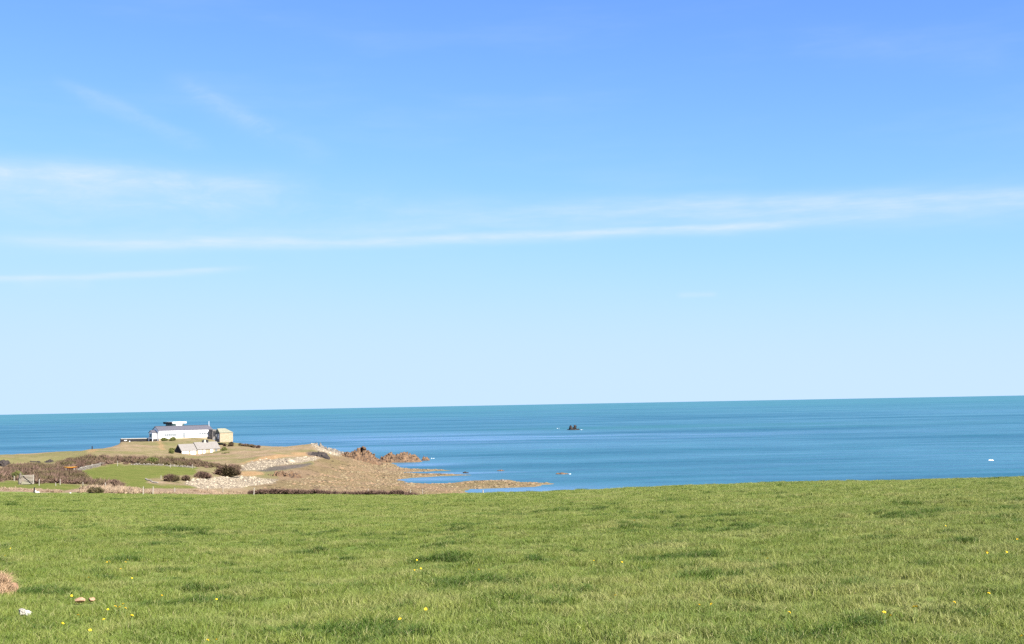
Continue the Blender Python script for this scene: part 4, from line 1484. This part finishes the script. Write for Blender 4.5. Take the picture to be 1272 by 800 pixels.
def instancer(name, pts_, attrs, coll):
    me = bpy.data.meshes.new(name)
    me.vertices.add(len(pts_))
    me.vertices.foreach_set('co', np.asarray(pts_, np.float32).ravel())
    for k, a in attrs.items():
        a = np.asarray(a)
        if a.ndim == 2:
            at_ = me.attributes.new(k, 'FLOAT_VECTOR', 'POINT')
            at_.data.foreach_set('vector', a.astype(np.float32).ravel())
        elif a.dtype.kind == 'i':
            at_ = me.attributes.new(k, 'INT', 'POINT')
            at_.data.foreach_set('value', a.astype(np.int32))
        else:
            at_ = me.attributes.new(k, 'FLOAT', 'POINT')
            at_.data.foreach_set('value', a.astype(np.float32))
    o_ = link(name, me)
    g = bpy.data.node_groups.new(name + '_nodes', 'GeometryNodeTree')
    g.interface.new_socket('Geometry', in_out='INPUT', socket_type='NodeSocketGeometry')
    g.interface.new_socket('Geometry', in_out='OUTPUT', socket_type='NodeSocketGeometry')
    gi, go = g.nodes.new('NodeGroupInput'), g.nodes.new('NodeGroupOutput')
    ci = g.nodes.new('GeometryNodeCollectionInfo')
    ci.inputs['Collection'].default_value = coll
    ci.inputs['Separate Children'].default_value = True
    ci.inputs['Reset Children'].default_value = True
    ip = g.nodes.new('GeometryNodeInstanceOnPoints')
    ip.inputs['Pick Instance'].default_value = True

    def na(nm, dt):
        n = g.nodes.new('GeometryNodeInputNamedAttribute')
        n.data_type = dt
        n.inputs['Name'].default_value = nm
        return n.outputs['Attribute']
    g.links.new(gi.outputs[0], ip.inputs['Points'])
    g.links.new(ci.outputs[0], ip.inputs['Instance'])
    g.links.new(na('pick', 'INT'), ip.inputs['Instance Index'])
    g.links.new(na('turn', 'FLOAT_VECTOR'), ip.inputs['Rotation'])
    g.links.new(na('size', 'FLOAT_VECTOR'), ip.inputs['Scale'])
    g.links.new(ip.outputs[0], go.inputs[0])
    md = o_.modifiers.new('grass', 'NODES')
    md.node_group = g
    return o_


def field_edge(X, Y):
    return np.interp(X / np.maximum(Y, 30), TK, EDGE)


gx, gy, gs, gh = [], [], [], []
for y0, y1, dens, s_, hz in ((9, 16, 64, 1.0, 1.0), (16, 26, 58, 1.0, 1.0), (26, 42, 40, 1.1, 1.0), (42, 70, 18, 1.5, 1.05), (70, 110, 8.0, 2.1, 1.15), (110, 176, 4.0, 2.8, 1.2)):
    n = int(dens * 0.47 * (y1 ** 2 - y0 ** 2) + dens * 6 * (y1 - y0))
    y = np.sqrt(rng.uniform(y0 ** 2, y1 ** 2, n))
    x = rng.uniform(-1, 1, n) * (0.455 * y + 2.0)
    ok = y < field_edge(x, y) + 3
    gx.append(x[ok])
    gy.append(y[ok])
    gs.append(np.full(ok.sum(), s_))
    gh.append(np.full(ok.sum(), hz))
gx, gy, gs, gh = map(np.concatenate, (gx, gy, gs, gh))
n = len(gx)
lush = np.zeros(n)
nsp = 950                                     # separate lush tussocks
sy = np.sqrt(rng.uniform(10 ** 2, 125 ** 2, nsp))
sy[:300] = np.sqrt(rng.uniform(11 ** 2, 42 ** 2, 300))
str_ = rng.uniform(0.25, 1.0, nsp) ** 1.2
sxp = rng.uniform(-1, 1, nsp) * (0.45 * sy + 1)
sr = rng.gamma(1.6, 0.075, nsp) * (1 + sy / 70) + 0.07
for px_, py_, r_ in ((31, 766, 0.22), (100, 751, 0.14), (113.5, 750, 0.1), (17, 737, 0.13)):     # grass is thin round the stones
    c_ = hit(px_, py_)
    ok = (np.abs(gx - c_.x) > r_) | (gy > c_.y + 0.15) | (gy < c_.y - 0.75)
    gx, gy, gs, gh, lush = gx[ok], gy[ok], gs[ok], gh[ok], lush[ok]
n = len(gx)
order = np.argsort(gy)
gyo = gy[order]
for X0, Y0, R0, T0 in zip(sxp, sy, sr, str_):
    i0, i1 = np.searchsorted(gyo, [Y0 - R0, Y0 + R0])
    ii = order[i0:i1]
    d = np.hypot((gx[ii] - X0) / 1.7, gy[ii] - Y0) / R0
    lush[ii] = np.maximum(lush[ii], np.clip(1.35 - d, 0, 1) * T0)
big = fbm(gx / 9, gy / 9, 40, 3)
med = fbm(gx / 1.7, gy / 1.7, 44, 3)
lush = np.maximum(lush, sstep(fbm(gx / 0.9, gy / 0.9, 47, 2), 0.80, 0.90) * 0.5)
is_l = rng.random(n) < lush * 0.85
pickv = np.where(is_l, rng.integers(3, 5, n), rng.integers(0, 3, n)).astype(np.int32)
fin = fbm(gx / 0.45, gy / 0.7, 61, 2)
tint = np.clip(0.36 + 0.35 * (med - 0.4) + 0.25 * (big - 0.5) + 0.9 * (fin - 0.5) + rng.normal(0, 0.16, n), 0, 1)
side = np.interp(gx / np.maximum(gy, 10), [-0.4, 0.4], [0.0, 1.0])
dry = np.clip(sstep(fbm(gx / 1.5, gy / 1.5, 50, 3), 0.45, 0.80) * 0.32 + 0.08 * big + rng.normal(0, 0.12, n) + 0.10 * side, 0, 1) * np.where(is_l, 0.35, 1)
sz = gs * rng.uniform(0.8, 1.25, n)
hz = gh * rng.uniform(0.7, 1.3, n) * (0.55 + 0.4 * big + 0.55 * fin)
hz = np.where(is_l, hz * 0.6 * (0.5 + 0.6 * lush), hz)
wd_ = np.where(is_l, sz * 0.8, sz)
pts = np.stack([gx, gy, height(gx, gy) - 0.005], -1)
o = instancer('grass', pts, {'pick': pickv, 'turn': np.stack([rng.normal(0, .08, n), rng.normal(0, .08, n), rng.uniform(0, 6.28, n)], -1),
                             'size': np.stack([wd_, wd_, hz], -1), 'tint': tint, 'dryness': dry}, TUFTS)
tag(o, 'short green pasture grass with darker tussocks covering the foreground', 'grass', kind='stuff')
print('grass tufts', n)

# ------------------------------------------------------------------ foreground: stones, dead grass bank, dandelions
p = hit(31, 766.5)
k = p.y / F
rock('stone', p + Vector((0, 0, 0.03)), M_STONEWHITE, [(-2.5 * k, 0, 3.0 * k, 6.0 * k, 5 * k, 6.5 * k), (4.0 * k, 0, 2 * k, 5.5 * k, 4.5 * k, 5.0 * k)], 95, 'white stone lying in the grass at lower left', 'stone', None, 3, 0.12)
for px, py, wp, hp_, lb, sd_ in ((100, 751.0, 7, 4.5, 'larger of two flat reddish stones in the left foreground grass', 96),
                               (113.5, 750.0, 4.5, 4, 'smaller right one of two flat reddish stones in the foreground grass', 97),
                               (17, 737.5, 8, 8.5, 'flat pinkish stone at the foot of the dead grass clump', 98)):
    p = hit(px, py)
    k = p.y / F
    rock('stone', p + Vector((0, 0, 0.04)), M_STONERED, [(0, 0, hp_ * .4 * k, wp * k, wp * .7 * k, hp_ * .8 * k)], sd_, lb, 'stone', None, 3, 0.15)

# dead grass clump at the left edge
p = hit(-3, 742)
v, t = blade_tuft(77, 60, 0.09, 0.08, 0.20, 0.007, 1.6)
nb = 70
r = np.random.default_rng(8)
ang, rr = r.uniform(0, 6.28, nb), np.sqrt(r.random(nb))
bx_, by_ = rr * np.cos(ang) * 0.12 - 0.10, rr * np.sin(ang) * 0.42 + 0.2
bz = 0.30 * (1 - rr ** 2) * (0.5 + 0.5 * r.random(nb)) + np.array([gz(p.x + a, p.y + b) for a, b in zip(bx_, by_)]) - p.z
e = empty('dead_grass_clump', p, 0)
tag(e, 'mound of reddish dead grass at the left edge of the foreground', 'dead grass')
link('blades', scatter_mesh('blades', v, t, np.stack([bx_, by_, bz], -1), np.stack([np.ones(nb), np.ones(nb), r.uniform(.7, 1.2, nb)], -1), r.uniform(0, 6.28, nb),
                            attr_material('dead_grass', (0.20, 0.125, 0.07), (0.44, 0.30, 0.19)), {'tint': r.random(nb)}), e)
link('mound', rock_mesh('mound', simple_mat('bare_earth', (0.16, 0.10, 0.06), (0.25, 0.17, 0.11), 4.0), [(-0.10, 0.2, -0.05, 0.14, 0.45, 0.26)], 5, 3, 0.12), e)

M_PETAL = simple_mat('yellow_petals', (0.78, 0.52, 0.02), (0.85, 0.62, 0.03), 20, 0.7)
M_STEM = simple_mat('flower_stem', (0.10, 0.16, 0.04), (0.16, 0.20, 0.06), 8, 0.8)


def flower_meshes():
    v, t = [], []
    for ring, (r0, r1, z0, z1, n_) in enumerate(((0.003, 0.018, 0.0, 0.004, 16), (0.002, 0.013, 0.003, 0.009, 13), (0.0, 0.008, 0.005, 0.013, 9))):
        for i in range(n_):
            a = 2 * math.pi * (i + 0.5 * ring) / n_
            da = 0.8 * math.pi / n_
            k_ = len(v)
            v += [(r0 * math.cos(a), r0 * math.sin(a), z0), (r1 * math.cos(a - da), r1 * math.sin(a - da), z1), (r1 * 1.1 * math.cos(a), r1 * 1.1 * math.sin(a), z1 - 0.002), (r1 * math.cos(a + da), r1 * math.sin(a + da), z1)]
            t += [(k_, k_ + 1, k_ + 2), (k_, k_ + 2, k_ + 3)]
    head = mesh_np('flower_head', v, t, mat=M_PETAL)
    bm = bmesh.new()
    bmesh.ops.create_cone(bm, cap_ends=True, segments=6, radius1=0.0035, radius2=0.0028, depth=0.15, matrix=Matrix.Translation((0, 0, 0.075)))
    st = bpy.data.meshes.new('stem')
    bm.to_mesh(st)
    bm.free()
    st.materials.append(M_STEM)
    return head, st


HEAD, STEM = flower_meshes()
FLOWERS = [(133, 699), (136, 698), (156, 699), (159, 696), (150, 709), (110, 720), (164, 721), (89, 743), (143, 756), (149, 756.5), (153, 755), (156, 756.5),
           (134, 761), (97, 765), (129, 773.5), (164, 770), (78, 777), (112, 786), (6, 692), (13, 683), (201, 742.5), (269, 746), (258, 798), (269, 797),
           (518, 698.5), (515, 710), (523, 710), (595, 709.5), (738, 698), (765, 742.5), (529, 761), (773, 700), (788, 648), (497, 774), (869, 753), (884, 754),
           (954, 697), (981, 763), (1226, 689), (1251, 689), (1264, 672), (1175, 656), (1227, 690), (1186, 750), (1139, 759), (1136, 757), (1107, 766), (1099, 762), (1270, 794), (1229, 739)]
for i, (px, py) in enumerate(FLOWERS):
    p = hit(px, py + 100.0 / 12)
    p = hit(px, py + 0.12 * F / p.y)
    e = empty('dandelion', p, random.uniform(0, 6.28))
    lb = ('small yellow dandelion near the white stone in the left foreground' if px < 300 else
          'small yellow dandelion in the middle of the pasture' if px < 830 else 'small yellow dandelion on the right side of the pasture')
    lb = {(1270, 794): 'yellow dandelion in the bottom right corner of the pasture', (788, 648): 'farthest small yellow dandelion, near the top of the pasture',
          (6, 692): 'yellow dandelion nearest the left edge, above the dead grass mound', (13, 683): 'yellow dandelion high above the dead grass mound at the left edge',
          (201, 742.5): 'lone yellow dandelion right of the two flat reddish stones', (269, 746): 'lone yellow dandelion farther right of the flat reddish stones',
          (89, 743): 'yellow dandelion just above the two flat reddish stones', (97, 765): 'yellow dandelion below the two flat reddish stones',
          (78, 777): 'yellow dandelion right of the white stone, below its level', (112, 786): 'large yellow dandelion near the bottom edge right of the white stone',
          (497, 774): 'yellow dandelion lowest in the middle of the pasture', (529, 761): 'yellow dandelion second lowest in the middle of the pasture',
          (595, 709.5): 'lone yellow dandelion right of a pair in the middle of the pasture', (1175, 656): 'farthest yellow dandelion on the right side of the pasture',
          (954, 697): 'lone yellow dandelion in the right middle of the pasture, above a pair', (981, 763): 'lone yellow dandelion low in the right middle of the pasture'}.get((px, py), lb)
    tag(e, lb, 'flower', 'dandelions in the left foreground' if px < 300 else 'dandelions in the middle of the pasture' if px < 830 else 'dandelions on the right of the pasture')
    s_ = random.uniform(0.7, 1.0)
    e.scale = (s_, s_, random.uniform(0.8, 1.05))
    h_ = link('flower_head', HEAD, e)
    h_.location = (0, 0, 0.15)
    h_.rotation_euler = (random.uniform(0.2, 0.7), random.uniform(-0.3, 0.3), 0)
    link('stem', STEM, e)
